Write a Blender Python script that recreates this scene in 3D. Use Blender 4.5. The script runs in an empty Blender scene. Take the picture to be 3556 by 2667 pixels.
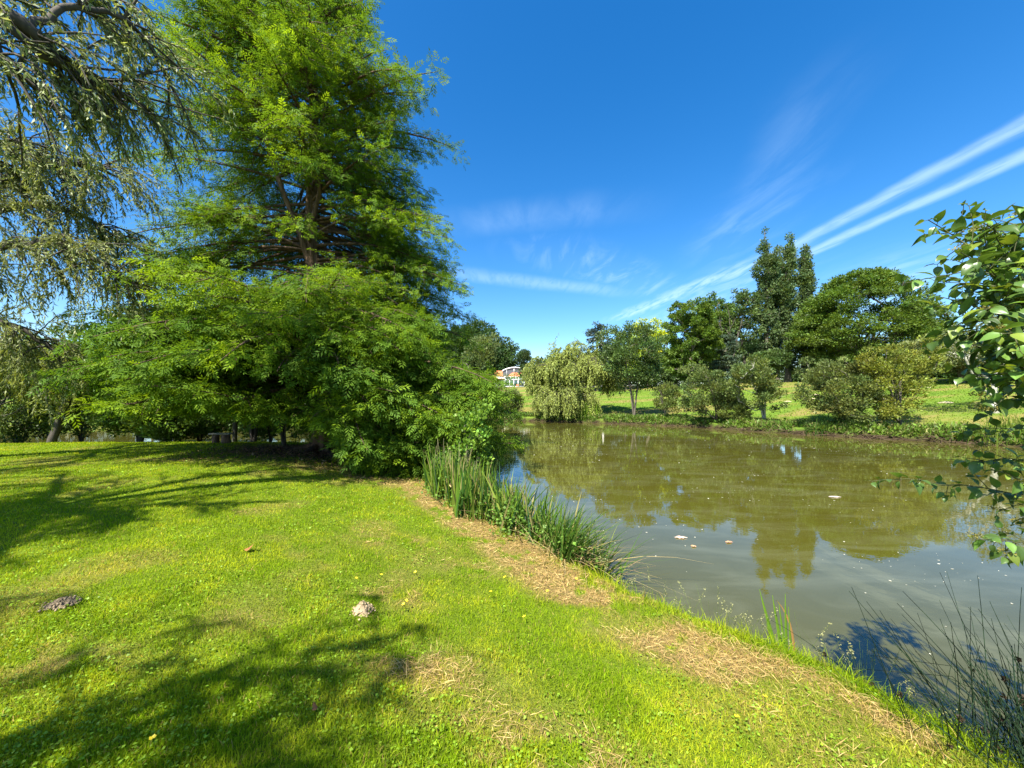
import bpy, math, random
import numpy as np
from mathutils import Vector
PI = math.pi
rng = np.random.default_rng(7)
random.seed(7)
scene = bpy.context.scene
C = scene.collection

# ------------------------------------------------------------------ camera, sky, sun, exposure
EYE = 2.5
cam_data = bpy.data.cameras.new('camera')
cam = bpy.data.objects.new('camera', cam_data)
C.objects.link(cam)
cam.location = (0, 0, EYE)
cam.rotation_euler = (PI / 2, 0, 0)
cam_data.sensor_width = 36
cam_data.lens = 13.16
cam_data.shift_y = 0.01334
cam_data.clip_start = 0.05
cam_data.clip_end = 6000
scene.camera = cam

SUN_EL = math.radians(54)
sun_dir = Vector((-0.50, -0.86, 0)).normalized() * math.cos(SUN_EL) + Vector((0, 0, math.sin(SUN_EL)))
sun_data = bpy.data.lights.new('sun', 'SUN')
sun_data.energy = 5.0
sun_data.angle = math.radians(0.53)
sun_data.color = (1.0, 0.95, 0.86)
sun = bpy.data.objects.new('sun', sun_data)
C.objects.link(sun)
sun.rotation_euler = sun_dir.to_track_quat('Z', 'Y').to_euler()

scene.view_settings.view_transform = 'Standard'
scene.view_settings.look = 'None'
scene.view_settings.exposure = 1.5
scene.view_settings.gamma = 1
scene.view_settings.use_curve_mapping = False
scene.cycles.max_bounces = 8
scene.cycles.diffuse_bounces = 3
scene.cycles.glossy_bounces = 3
scene.cycles.transmission_bounces = 4
scene.cycles.transparent_max_bounces = 8
scene.cycles.use_denoising = True

world = bpy.data.worlds.new("World")
scene.world = world
world.use_nodes = True
WN, WL = world.node_tree.nodes, world.node_tree.links
WN.clear()

class NB:
    """tiny node builder"""
    def __init__(s, tree): s.t = tree; s.N = tree.nodes; s.L = tree.links
    def put(s, v, sock):
        if isinstance(v, bpy.types.NodeSocket): s.L.new(v, sock)
        elif v is not None: sock.default_value = v
    def m(s, op, a, b=None, c=None, clamp=False):
        n = s.N.new('ShaderNodeMath'); n.operation = op; n.use_clamp = clamp
        for i, v in enumerate((a, b, c)):
            if v is not None: s.put(v, n.inputs[i])
        return n.outputs[0]
    def noise(s, vec, scale, detail=3, rough=0.5, dist=0.0):
        n = s.N.new('ShaderNodeTexNoise')
        if vec is not None: s.L.new(vec, n.inputs['Vector'])
        n.inputs['Scale'].default_value = scale; n.inputs['Detail'].default_value = detail
        n.inputs['Roughness'].default_value = rough; n.inputs['Distortion'].default_value = dist
        return n.outputs['Fac']
    def mr(s, v, a, b, c=0.0, d=1.0, smooth=True):
        n = s.N.new('ShaderNodeMapRange')
        if smooth: n.interpolation_type = 'SMOOTHSTEP'
        s.put(v, n.inputs[0])
        for i, q in enumerate((a, b, c, d)): n.inputs[i + 1].default_value = q
        return n.outputs[0]
    def mix(s, f, a, b, mode='MIX'):
        n = s.N.new('ShaderNodeMix'); n.data_type = 'RGBA'; n.blend_type = mode
        s.put(f, n.inputs[0]); s.put(a, n.inputs[6]); s.put(b, n.inputs[7])
        return n.outputs[2]
    def mapping(s, vec, scale=(1, 1, 1), rot=(0, 0, 0), loc=(0, 0, 0)):
        n = s.N.new('ShaderNodeMapping'); s.L.new(vec, n.inputs[0])
        n.inputs['Scale'].default_value = scale; n.inputs['Rotation'].default_value = rot; n.inputs['Location'].default_value = loc
        return n.outputs[0]

w = NB(world.node_tree)
sky = WN.new('ShaderNodeTexSky')
sky.sky_type = 'NISHITA'
sky.sun_disc = False
sky.sun_elevation = SUN_EL
sky.sun_rotation = math.atan2(sun_dir.x, sun_dir.y)
sky.air_density = 1.0
sky.dust_density = 0.7
sky.ozone_density = 2.2
hs = WN.new('ShaderNodeHueSaturation')
hs.inputs['Hue'].default_value = 0.503
hs.inputs['Saturation'].default_value = 1.42
hs.inputs['Value'].default_value = 1.0
WL.new(sky.outputs[0], hs.inputs['Color'])
tc = WN.new('ShaderNodeTexCoord')
sep = WN.new('ShaderNodeSeparateXYZ')
WL.new(tc.outputs['Generated'], sep.inputs[0])
zc = w.m('MAXIMUM', sep.outputs[2], 0.02)
cx = w.m('DIVIDE', sep.outputs[0], zc)          # where the view ray meets a flat cloud deck
cy = w.m('DIVIDE', sep.outputs[1], zc)
cmb = WN.new('ShaderNodeCombineXYZ')
WL.new(cx, cmb.inputs[0]); WL.new(cy, cmb.inputs[1])
deck = cmb.outputs[0]
wisp = w.noise(w.mapping(deck, scale=(5.5, 1.6, 1), rot=(0, 0, 0.25)), 1.0, 6, 0.6, 0.6)
fine = w.noise(w.mapping(deck, scale=(16, 3.4, 1), rot=(0, 0, 0.2)), 1.0, 5, 0.6, 0.4)
wob = w.m('MULTIPLY_ADD', w.noise(deck, 2.2, 3), 0.16, -0.08)
def band(p0, p1, wd, fade, k, tex=None, lo=0.3, hi=0.65, grow=0.0):
    """soft streak of ice cloud from p0 to p1 on the cloud deck"""
    dx, dy = p1[0] - p0[0], p1[1] - p0[1]
    L_ = math.hypot(dx, dy); dx /= L_; dy /= L_
    rx = w.m('SUBTRACT', cx, p0[0]); ry = w.m('SUBTRACT', cy, p0[1])
    t = w.m('MULTIPLY_ADD', ry, dy, w.m('MULTIPLY', rx, dx))
    d = w.m('MULTIPLY_ADD', ry, -dx, w.m('MULTIPLY', rx, dy))
    d = w.m('ABSOLUTE', w.m('MULTIPLY_ADD', wob, min(1.0, wd * 7), d))
    if grow: d = w.m('DIVIDE', d, w.m('MAXIMUM', w.m('MULTIPLY_ADD', t, grow, 1.0), 0.15))
    a = w.mr(d, wd * 0.05, wd, 1, 0)
    b = w.m('MULTIPLY', w.mr(t, -fade, fade * 0.5), w.mr(t, L_ - fade * 0.5, L_ + fade, 1, 0))
    o = w.m('MULTIPLY', w.m('MULTIPLY', a, b), k)
    if tex is not None: o = w.m('MULTIPLY', o, w.mr(tex, lo, hi, 0.12, 1))
    return o
bands = [
    band((1.845, 2.75), (1.90, 0.2), 0.10, 0.35, 0.42, fine, 0.12, 0.62),
    band((2.03, 2.9), (2.19, 0.3), 0.095, 0.35, 0.46, fine, 0.12, 0.62),
    band((1.80, 2.8), (1.36, 4.6), 0.22, 0.6, 0.52, fine, 0.3, 0.65),
    band((1.95, 3.2), (2.2, 7.0), 0.6, 1.0, 0.35, wisp, 0.4, 0.7),
    band((3.1, 3.0), (4.2, 5.0), 0.7, 1.0, 0.45, wisp, 0.35, 0.65),
    band((-0.42, 3.02), (0.85, 3.5), 0.24, 0.6, 0.24, fine, 0.1, 0.65),
    band((-0.25, 2.15), (0.5, 2.0), 0.26, 0.4, 0.13, wisp, 0.2, 0.8),
    band((0.3, 2.6), (1.5, 3.6), 0.45, 0.6, 0.25, wisp, 0.45, 0.7),
    band((1.05, 1.35), (1.30, 2.1), 0.2, 0.4, 0.12, wisp, 0.3, 0.7),
    band((1.3, 1.9), (1.45, 2.6), 0.35, 0.4, 0.16, wisp, 0.4, 0.7),
    band((-4.0, 9.0), (9.0, 11.0), 2.5, 2.0, 0.22, wisp, 0.35, 0.7),
]
cl = bands[0]
for b_ in bands[1:]: cl = w.m('MAXIMUM', cl, b_)
cl = w.m('MULTIPLY', cl, w.mr(sep.outputs[2], 0.03, 0.12), clamp=True)
skyc = w.mix(cl, hs.outputs[0], (3.7, 5.0, 6.2, 1))
bg = WN.new('ShaderNodeBackground')
bg.inputs['Strength'].default_value = 0.092
WL.new(skyc, bg.inputs['Color'])
wo = WN.new('ShaderNodeOutputWorld')
WL.new(bg.outputs[0], wo.inputs[0])

# ------------------------------------------------------------------ object helpers
def link(o, parent=None):
    C.objects.link(o)
    if parent is not None: o.parent = parent
    return o
def tag(o, label=None, cat=None, group=None, kind=None):
    if label: o['label'] = label
    if cat: o['category'] = cat
    if group: o['group'] = group
    if kind: o['kind'] = kind
    return o
def thing(name, loc, label, cat, group=None):
    o = link(bpy.data.objects.new(name, None)); o.location = loc; o.empty_display_size = 0.1
    return tag(o, label, cat, group)
def np_mesh(name, V, F, col=None, mats=(), parent=None, smooth=False, matidx=None):
    """V (n,3) float, F list of (m,k) index arrays; col (n,3) per-vertex colour"""
    V = np.ascontiguousarray(V, dtype=np.float32)
    if isinstance(F, np.ndarray): F = [F]
    F = [f for f in F if len(f)]
    me = bpy.data.meshes.new(name)
    me.vertices.add(len(V)); me.vertices.foreach_set('co', V.ravel())
    nl = sum(f.size for f in F); nf = sum(len(f) for f in F)
    me.loops.add(nl); me.polygons.add(nf)
    me.loops.foreach_set('vertex_index', np.concatenate([f.ravel() for f in F]).astype(np.int32))
    tot = np.concatenate([np.full(len(f), f.shape[1], np.int32) for f in F])
    st = np.zeros(nf, np.int32); st[1:] = np.cumsum(tot)[:-1]
    me.polygons.foreach_set('loop_start', st)
    try: me.polygons.foreach_set('loop_total', tot)
    except Exception: pass
    if smooth: me.polygons.foreach_set('use_smooth', np.ones(nf, bool))
    if matidx is not None: me.polygons.foreach_set('material_index', matidx.astype(np.int32))
    if col is not None:
        at = me.attributes.new('col', 'FLOAT_COLOR', 'POINT')
        c4 = np.ones((len(V), 4), np.float32); c4[:, :3] = np.clip(col, 0.002, 1)
        at.data.foreach_set('color', c4.ravel())
    me.update(calc_edges=True)
    for m in mats: me.materials.append(m)
    o = bpy.data.objects.new(name, me)
    return link(o, parent)
def unit(a): return a / np.maximum(np.linalg.norm(a, axis=-1, keepdims=True), 1e-9)

def scatter(tv, tf, P, D, U, S, col, W=None):
    """copies of a template (x along D, z towards U) at the points P; returns V, F, col"""
    D = unit(D); Z = unit(U - (U * D).sum(1, keepdims=True) * D); Y = np.cross(Z, D)
    S = np.broadcast_to(np.asarray(S, float), (len(P),)); W = S if W is None else np.broadcast_to(np.asarray(W, float), (len(P),))
    V = (P[:, None, :] + D[:, None, :] * (tv[None, :, 0:1] * S[:, None, None])
         + Y[:, None, :] * (tv[None, :, 1:2] * W[:, None, None]) + Z[:, None, :] * (tv[None, :, 2:3] * S[:, None, None]))
    k = len(tv)
    F = (tf[None] + (np.arange(len(P)) * k)[:, None, None]).reshape(-1, tf.shape[1])
    return V.reshape(-1, 3), F, np.repeat(col, k, axis=0)
class Acc:
    def __init__(s): s.V = []; s.F = {}; s.c = []; s.n = 0
    def add(s, V, F, col):
        s.V.append(V); s.c.append(np.broadcast_to(np.asarray(col, float), (len(V), 3)))
        s.F.setdefault(F.shape[1], []).append(F + s.n); s.n += len(V)
    def build(s, name, mats, parent=None, smooth=False):
        return np_mesh(name, np.concatenate(s.V), [np.concatenate(f) for f in s.F.values()], np.concatenate(s.c), mats, parent, smooth)

def tube(pts, rad, seg=6, cap=True):
    pts = np.asarray(pts, float); n = len(pts); rad = np.broadcast_to(np.asarray(rad, float), (n,))
    T = unit(np.gradient(pts, axis=0))
    ref = np.where(np.abs(T[:, 2:3]) > 0.9, np.array([[1., 0, 0]]), np.array([[0, 0, 1.]]))
    A = unit(np.cross(ref[:1].repeat(n, 0), T) + 1e-9); 
    for i in range(1, n):
        a = A[i - 1] - T[i] * np.dot(A[i - 1], T[i]); A[i] = a / max(np.linalg.norm(a), 1e-9)
    B = np.cross(T, A); an = np.linspace(0, 2 * PI, seg, endpoint=False)
    V = pts[:, None] + rad[:, None, None] * (A[:, None] * np.cos(an)[None, :, None] + B[:, None] * np.sin(an)[None, :, None])
    V = V.reshape(-1, 3); i = np.arange(n - 1)[:, None] * seg; j = np.arange(seg)[None]; j2 = (j + 1) % seg
    F = np.stack([i + j, i + j2, i + seg + j2, i + seg + j], -1).reshape(-1, 4)
    return V, F
def hexc(r, g, b):
    f = lambda v: ((v / 255 + 0.055) / 1.055) ** 2.4 if v > 10 else v / 255 / 12.92
    return np.array([f(r), f(g), f(b)])

# value noise in numpy
_tab = np.random.default_rng(3).random((256, 256))
def vnoise(x, y, s=1.0, o=0):
    x = x * s + 37.3 * o; y = y * s + 11.7 * o
    xi = np.floor(x).astype(int); yi = np.floor(y).astype(int); fx = x - xi; fy = y - yi
    fx = fx * fx * (3 - 2 * fx); fy = fy * fy * (3 - 2 * fy)
    g = lambda a, b: _tab[a & 255, b & 255]
    return (g(xi, yi) * (1 - fx) + g(xi + 1, yi) * fx) * (1 - fy) + (g(xi, yi + 1) * (1 - fx) + g(xi + 1, yi + 1) * fx) * fy
def fbm(x, y, s=1.0, o=0, n=4):
    v = 0; a = 0.5; t = 0
    for i in range(n): v = v + a * vnoise(x, y, s * 2 ** i, o + i); t += a; a *= 0.5
    return v / t
def sst(v, a, b):
    t = np.clip((v - a) / (b - a), 0, 1); return t * t * (3 - 2 * t)

# ------------------------------------------------------------------ materials
def mat_leaf(name, trans=0.3, rough=0.5, spec=0.3, tcol=(1.25, 1.15, 0.5)):
    m = bpy.data.materials.new(name); m.use_nodes = True; t = NB(m.node_tree); t.N.clear()
    at = t.N.new('ShaderNodeAttribute'); at.attribute_name = 'col'
    tcn = t.N.new('ShaderNodeTexCoord')
    n = t.noise(tcn.outputs['Object'], 3.0, 2)
    base = t.mix(1.0, at.outputs['Color'], t.mix(n, (0.82, 0.84, 0.8, 1), (1.18, 1.15, 1.12, 1)), 'MULTIPLY')
    p = t.N.new('ShaderNodeBsdfPrincipled'); t.L.new(base, p.inputs['Base Color'])
    p.inputs['Roughness'].default_value = rough; p.inputs['Specular IOR Level'].default_value = spec
    tr = t.N.new('ShaderNodeBsdfTranslucent'); t.L.new(t.mix(1.0, base, (*tcol, 1), 'MULTIPLY'), tr.inputs['Color'])
    mx = t.N.new('ShaderNodeMixShader'); mx.inputs[0].default_value = trans
    t.L.new(p.outputs[0], mx.inputs[1]); t.L.new(tr.outputs[0], mx.inputs[2])
    o = t.N.new('ShaderNodeOutputMaterial'); t.L.new(mx.outputs[0], o.inputs[0])
    return m
def mat_bark(name, c1, c2, scale=6.0, stretch=0.25, bump=0.6):
    m = bpy.data.materials.new(name); m.use_nodes = True; t = NB(m.node_tree); t.N.clear()
    tcn = t.N.new('ShaderNodeTexCoord')
    v = t.mapping(tcn.outputs['Object'], scale=(1, 1, stretch))
    n = t.noise(v, scale, 6, 0.65, 0.4); n2 = t.noise(tcn.outputs['Object'], scale * 0.6, 3)
    col = t.mix(t.mr(n, 0.35, 0.65), (*c1, 1), (*c2, 1))
    col = t.mix(t.m('MULTIPLY', n2, 0.35), col, (c2[0] * 0.8, c2[1] * 1.0, c2[2] * 0.7, 1))
    p = t.N.new('ShaderNodeBsdfPrincipled'); t.L.new(col, p.inputs['Base Color']); p.inputs['Roughness'].default_value = 0.9
    bp = t.N.new('ShaderNodeBump'); bp.inputs['Strength'].default_value = bump; bp.inputs['Distance'].default_value = 0.03
    t.L.new(n, bp.inputs['Height']); t.L.new(bp.outputs[0], p.inputs['Normal'])
    o = t.N.new('ShaderNodeOutputMaterial'); t.L.new(p.outputs[0], o.inputs[0])
    return m
def mat_plain(name, col, rough=0.6, var=0.15, scale=4.0, bump=0.0, spec=0.4, metal=0.0):
    m = bpy.data.materials.new(name); m.use_nodes = True; t = NB(m.node_tree); t.N.clear()
    tcn = t.N.new('ShaderNodeTexCoord'); n = t.noise(tcn.outputs['Object'], scale, 5, 0.6)
    c = t.mix(n, tuple(x * (1 - var) for x in col) + (1,), tuple(min(1, x * (1 + var)) for x in col) + (1,))
    p = t.N.new('ShaderNodeBsdfPrincipled'); t.L.new(c, p.inputs['Base Color'])
    p.inputs['Roughness'].default_value = rough; p.inputs['Specular IOR Level'].default_value = spec; p.inputs['Metallic'].default_value = metal
    if bump:
        bp = t.N.new('ShaderNodeBump'); bp.inputs['Strength'].default_value = bump; bp.inputs['Distance'].default_value = 0.02
        t.L.new(n, bp.inputs['Height']); t.L.new(bp.outputs[0], p.inputs['Normal'])
    o = t.N.new('ShaderNodeOutputMaterial'); t.L.new(p.outputs[0], o.inputs[0])
    return m
LEAF = mat_leaf('leaf', 0.36, 0.5, 0.25)
NEEDLE = mat_leaf('feathery_foliage', 0.45, 0.6, 0.12)
BLADE = mat_leaf('grass_blade', 0.45, 0.8, 0.0)
GLOSSY = mat_leaf('glossy_leaf', 0.30, 0.34, 0.5)
DRY = mat_leaf('dry_straw', 0.2, 0.7, 0.15, (1, 1, 0.8))
BARK = mat_bark('grey_brown_bark', (0.055, 0.045, 0.035), (0.16, 0.13, 0.10))
BARK_RED = mat_bark('fibrous_brown_bark', (0.03, 0.018, 0.012), (0.15, 0.085, 0.052), 9, 0.12, 0.9)
BARK_DARK = mat_bark('dark_bark', (0.02, 0.017, 0.014), (0.075, 0.06, 0.048))
BARK_PALE = mat_bark('pale_lichened_bark', (0.16, 0.14, 0.11), (0.48, 0.45, 0.38), 7, 0.8)
# ------------------------------------------------------------------ ground and pond
near_shore = [(14, -14), (8, -5), (4.7, 0), (3.75, 1.6), (3.3, 2.25), (3.05, 2.7), (2.85, 3.1), (2.5, 3.45), (1.95, 3.95), (1.5, 4.4), (1.1, 5.0), (0.4, 6.1), (-0.4, 7.4),
    (-1.4, 9.0), (-2.3, 11.0), (-3.0, 13.5), (-4.2, 16), (-6.5, 17.7), (-11, 18.6), (-18, 18.4), (-27, 17.0), (-40, 13), (-60, 4)]
far_shore = [(-75, 20), (-62, 36), (-45, 47), (-25, 52), (-12, 48), (-5, 43), (-1.3, 41), (5.4, 38), (11, 35), (15.4, 31.6), (18.2, 26.9), (21.0, 23.5),
    (23.6, 21.4), (25.4, 19.2), (27.5, 13), (24, 2), (20, -12)]
def seg_dist(x, y, pts):
    d = np.full(x.shape, 1e9)
    for (ax, ay), (bx, by) in zip(pts[:-1], pts[1:]):
        vx, vy = bx - ax, by - ay; t = np.clip(((x - ax) * vx + (y - ay) * vy) / (vx * vx + vy * vy), 0, 1)
        d = np.minimum(d, np.hypot(x - ax - t * vx, y - ay - t * vy))
    return d
POLY = near_shore + far_shore
def inside(x, y):
    r = np.zeros(x.shape, bool); n = len(POLY)
    for i in range(n):
        (ax, ay), (bx, by) = POLY[i], POLY[(i + 1) % n]
        c = (ay > y) != (by > y)
        with np.errstate(divide='ignore', invalid='ignore'):
            xx = (bx - ax) * (y - ay) / ((by - ay) if by != ay else 1e-9) + ax
        r ^= c & (x < xx)
    return r
def shore(x, y):
    """(signed distance to the near shore, to the far shore); negative over water"""
    wx = x + 0.35 * (fbm(x, y, 0.9, 5, 3) - 0.5); wy = y + 0.35 * (fbm(x, y, 0.9, 9, 3) - 0.5)
    k = np.clip(np.hypot(x, y) / 25, 0.3, 3)
    wx = x + (wx - x) * k; wy = y + (wy - y) * k
    dn = seg_dist(wx, wy, near_shore); df = seg_dist(wx, wy, far_shore)
    ins = inside(wx, wy); s = np.where(ins, -1.0, 1.0)
    return dn * s, df * s
def ground_all(x, y):
    x = np.asarray(x, float); y = np.asarray(y, float)
    dn, df = shore(x, y)
    s1 = np.maximum(dn, 0); s2 = np.maximum(df, 0)
    zn = 0.36 * (1 - np.exp(-s1 / 0.16)) + 0.48 * sst(s1, 0, 5.5)
    lawn = np.minimum(s2, 40) * 0.108 + np.clip(s2 - 40, 0, 60) * 0.030
    lawn = lawn * sst(s2, -6, 10) 
    hump = 0.45 * (fbm(x, y, 0.06, 2, 2) - 0.5) * sst(s2, 4, 20)
    zf = 0.50 * (1 - np.exp(-s2 / 0.25)) + lawn + hump
    # mud slip on the right bank and by the willow
    z = np.where(np.abs(dn) < np.abs(df), zn, zf)
    far_w = sst(np.abs(dn) - np.abs(df), -4, 4)
    z = np.where((dn > 0), zn * (1 - far_w) + zf * far_w, z)
    sw = np.minimum(-dn, -df)
    z = np.where(dn < 0, -0.9 * (1 - np.exp(-np.maximum(sw, 0) / 0.8)) - 0.01, z)
    z = z + np.where(dn > 0, 0.05 * (fbm(x, y, 0.7, 4, 3) - 0.5) + 0.02 * (fbm(x, y, 4, 6, 2) - 0.5), 0) * sst(np.minimum(s1, s2), 0.1, 0.8)
    return z, dn, df
def gz(x, y):
    return float(ground_all(np.array([x]), np.array([y]))[0][0])
def at(px, py, d, z=None):
    """a point on the line of sight through the photograph's (px, py) at the depth d metres"""
    return np.array([(px - 1106) / 808.7 * d, d, EYE + (859 - py) / 808.7 * d])

def dry_mask(x, y, dn):
    """straw-dry turf: the mown margin of the near bank and patches on the lawn"""
    n = fbm(x, y, 1.6, 12, 4); n2 = fbm(x, y, 5.5, 20, 3)
    near = sst(dn, 0.35, 0.7) * (1 - sst(dn, 1.05, 1.55)) * (1 - sst(y, 9.5, 11)) * sst(y, 1.5, 2.5) * (.35 + .65 * sst(fbm(x, y, 0.9, 77, 2), .20, .36))
    strip = near * sst(n * 0.55 + n2 * 0.45, 0.355, 0.50)
    strip = np.maximum(strip, sst(y, 3.5, 4.3) * (1 - sst(y, 7.6, 8.6)) * sst(dn, 0.22, 0.5) * (1 - sst(dn, 1.0, 1.5)) * sst(n2, 0.36, 0.5))
    ell = lambda cx, cy, rx, ry, a=0.0: np.exp(-(((x - cx) * math.cos(a) + (y - cy) * math.sin(a)) / rx) ** 2 - ((-(x - cx) * math.sin(a) + (y - cy) * math.cos(a)) / ry) ** 2)
    pat = 0.95 * ell(-3.4, 9.2, 1.7, 0.5, -0.35) + 0.8 * ell(-9.2, 10.0, 1.3, 0.35) + 0.7 * ell(-1.6, 5.1, .7, .3) + 0.65 * ell(-1.1, 3.6, .4, .25) + .6 * ell(-.6, 2.6, .5, .25) + .5 * ell(.3, 1.9, .5, .3) + .6 * ell(-2.9, 2.35, .5, .25) + .5 * ell(-.4, 4.5, .9, .3) + 0.35 * ell(-2.4, 3.0, .25, .2) + 0.5 * ell(-5.5, 9.8, 1.5, .4) + 0.3 * ell(-0.2, 2.2, .6, .3)
    pat = pat * sst(n2, 0.32, 0.55)
    spots = 0.36 * sst(fbm(x, y, 1.1, 31, 4), 0.55, 0.75)
    return np.clip(np.maximum(np.maximum(strip, pat), spots * (np.hypot(x, y) < 22)), 0, 1)
def soil_mask(x, y):
    ell = lambda cx, cy, rx, ry: np.exp(-((x - cx) / rx) ** 2 - ((y - cy) / ry) ** 2)
    return np.clip(1.5 * ell(-6.3, 12.4, 2.9, 1.7) + 0.7 * ell(-3.6, 11.2, 1.2, 1.5), 0, 1)

def build_ground():
    r = np.concatenate([[0.0], np.geomspace(0.4, 160, 620), np.geomspace(170, 4000, 24)])
    a = np.concatenate([np.linspace(-58, 58, 820), np.linspace(58, 302, 124)[1:-1]]) * PI / 180
    R, A = np.meshgrid(r, a, indexing='ij'); x = (R * np.sin(A)).ravel(); y = (R * np.cos(A)).ravel()
    z, dn, df = ground_all(x, y)
    n, k = len(r), len(a); i = np.arange(n - 1)[:, None] * k; j = np.arange(k)[None]; j2 = (j + 1) % k
    F = np.stack([i + j, i + k + j, i + k + j2, i + j2], -1).reshape(-1, 4)
    s = np.minimum(np.abs(dn), np.abs(df))
    land = (dn > 0)
    dry = dry_mask(x, y, np.where(land, dn, -1)) * land
    soil = np.clip(soil_mask(x, y) * land + np.where(land, 1 - sst(np.minimum(dn, df), 0.12, 0.42), 1), 0, 1)
    farland = land & (df < dn)
    fd = np.where(farland, sst(fbm(x * 0.35, y, 0.35, 40, 4), 0.46, 0.66) * 0.8 * sst(df, 0.6, 2.2) , 0)
    fd = np.where(farland, np.maximum(fd, 0.85 * (sst(df, 36.5, 38.5) * (1 - sst(df, 42, 46)))), fd)
    fd = np.where(farland, np.maximum(fd, 0.7 * np.exp(-((df - 3.4 - 1.5 * (fbm(x, y, .15, 3, 2) - .5)) / 0.9) ** 2)), fd)
    dry = np.maximum(dry, fd)
    col = np.stack([dry, soil, farland * 1.0], -1)
    m = bpy.data.materials.new('turf_and_soil'); m.use_nodes = True; t = NB(m.node_tree); t.N.clear()
    at_ = t.N.new('ShaderNodeAttribute'); at_.attribute_name = 'col'
    sp = t.N.new('ShaderNodeSeparateColor'); t.L.new(at_.outputs['Color'], sp.inputs[0])
    g = t.N.new('ShaderNodeNewGeometry'); P = g.outputs['Position']
    n1 = t.noise(P, 1.2, 5, 0.6); n2 = t.noise(P, 14, 4, 0.7); n3 = t.noise(t.mapping(P, scale=(0.12, 0.9, 1)), 1.0, 5, 0.6)
    n4 = t.noise(P, 55, 3, 0.7)
    near_g = t.mix(n1, (0.075, 0.12, 0.006, 1), (0.13, 0.19, 0.010, 1))
    near_g = t.mix(t.mr(n2, 0.45, 0.75), near_g, (0.16, 0.21, 0.02, 1))
    far_g = t.mix(t.mr(n3, 0.3, 0.7), (0.075, 0.155, 0.014, 1), (0.14, 0.20, 0.024, 1))
    far_g = t.mix(t.mr(n2, 0.35, 0.8, 0, 0.55), far_g, (0.065, 0.13, 0.014, 1))
    far_g = t.mix(t.mr(n4, 0.4, 0.8, 0, 0.4), far_g, (0.18, 0.22, 0.03, 1))
    gr = t.mix(sp.outputs[2], near_g, far_g)
    dr = t.mix(n4, (0.15, 0.105, 0.035, 1), (0.34, 0.24, 0.09, 1))
    c1 = t.mix(t.m('MULTIPLY', sp.outputs[0], t.mr(n2, 0.2, 0.6, 0.4, 1)), gr, dr)
    so = t.mix(n2, (0.022, 0.015, 0.009, 1), (0.085, 0.055, 0.032, 1))
    so = t.mix(t.m('MULTIPLY', sp.outputs[2], 0.6), so, (0.02, 0.017, 0.008, 1))  # far bank soil: colour darkened to include painted shade below the overhanging growth
    c2 = t.mix(t.m('MULTIPLY', sp.outputs[1], t.mr(n2, 0.15, 0.5, 0.6, 1), clamp=True), c1, so)
    p = t.N.new('ShaderNodeBsdfPrincipled'); t.L.new(c2, p.inputs['Base Color']); p.inputs['Roughness'].default_value = 0.95
    p.inputs['Specular IOR Level'].default_value = 0.1
    bp = t.N.new('ShaderNodeBump'); bp.inputs['Strength'].default_value = 0.9; bp.inputs['Distance'].default_value = 0.05
    t.L.new(t.m('ADD', n2, t.m('MULTIPLY', n4, 0.5)), bp.inputs['Height']); t.L.new(bp.outputs[0], p.inputs['Normal'])
    o = t.N.new('ShaderNodeOutputMaterial'); t.L.new(p.outputs[0], o.inputs[0])
    ob = np_mesh('ground', np.stack([x, y, z], -1), F, col, [m], smooth=True)
    tag(ob, kind='structure')
build_ground()

def build_water():
    m = bpy.data.materials.new('murky_pond_water'); m.use_nodes = True; t = NB(m.node_tree); t.N.clear()
    g = t.N.new('ShaderNodeNewGeometry'); P = g.outputs['Position']
    sc = t.noise(t.mapping(P, scale=(0.5, 1.6, 1), rot=(0, 0, -0.5)), 0.9, 5, 0.6, 1.2)
    col = t.mix(t.mr(sc, 0.4, 0.72), (0.061, 0.058, 0.008, 1), (0.084, 0.083, 0.028, 1))
    p = t.N.new('ShaderNodeBsdfPrincipled'); t.L.new(col, p.inputs['Base Color'])
    p.inputs['IOR'].default_value = 1.58
    t.L.new(t.mr(sc, 0.35, 0.75, 0.0, 0.03), p.inputs['Roughness'])
    w1 = t.noise(t.mapping(P, scale=(1, 1.0, 1)), 2.6, 3, 0.5); w2 = t.noise(t.mapping(P, scale=(1.0, 2.2, 1)), 11, 2, 0.5)
    far = t.N.new('ShaderNodeSeparateXYZ'); t.L.new(P, far.inputs[0])
    h = t.m('ADD', t.m('MULTIPLY', w1, 1.0), t.m('MULTIPLY', w2, t.mr(far.outputs[1], 16, 34, 0.05, 0.32)))
    bp = t.N.new('ShaderNodeBump'); bp.inputs['Strength'].default_value = 0.032; bp.inputs['Distance'].default_value = 0.05
    t.L.new(h, bp.inputs['Height']); t.L.new(bp.outputs[0], p.inputs['Normal'])
    o = t.N.new('ShaderNodeOutputMaterial'); t.L.new(p.outputs[0], o.inputs[0])
    V = np.array([(-90, -30, 0), (40, -30, 0), (40, 60, 0), (-90, 60, 0)], float)
    ob = np_mesh('pond_water', V, np.array([[0, 1, 2, 3]]), None, [m]); tag(ob, kind='structure')
build_water()
# ------------------------------------------------------------------ tree helpers
LV = np.array([(0, 0, 0), (.35, .5, .06), (1, 0, -.04), (.35, -.5, .06)], float)          # plain leaf
LF = np.array([[0, 1, 2, 3]])
def rvec(n, r=None):
    v = (r or rng).normal(size=(n, 3)); return unit(v)

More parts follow.
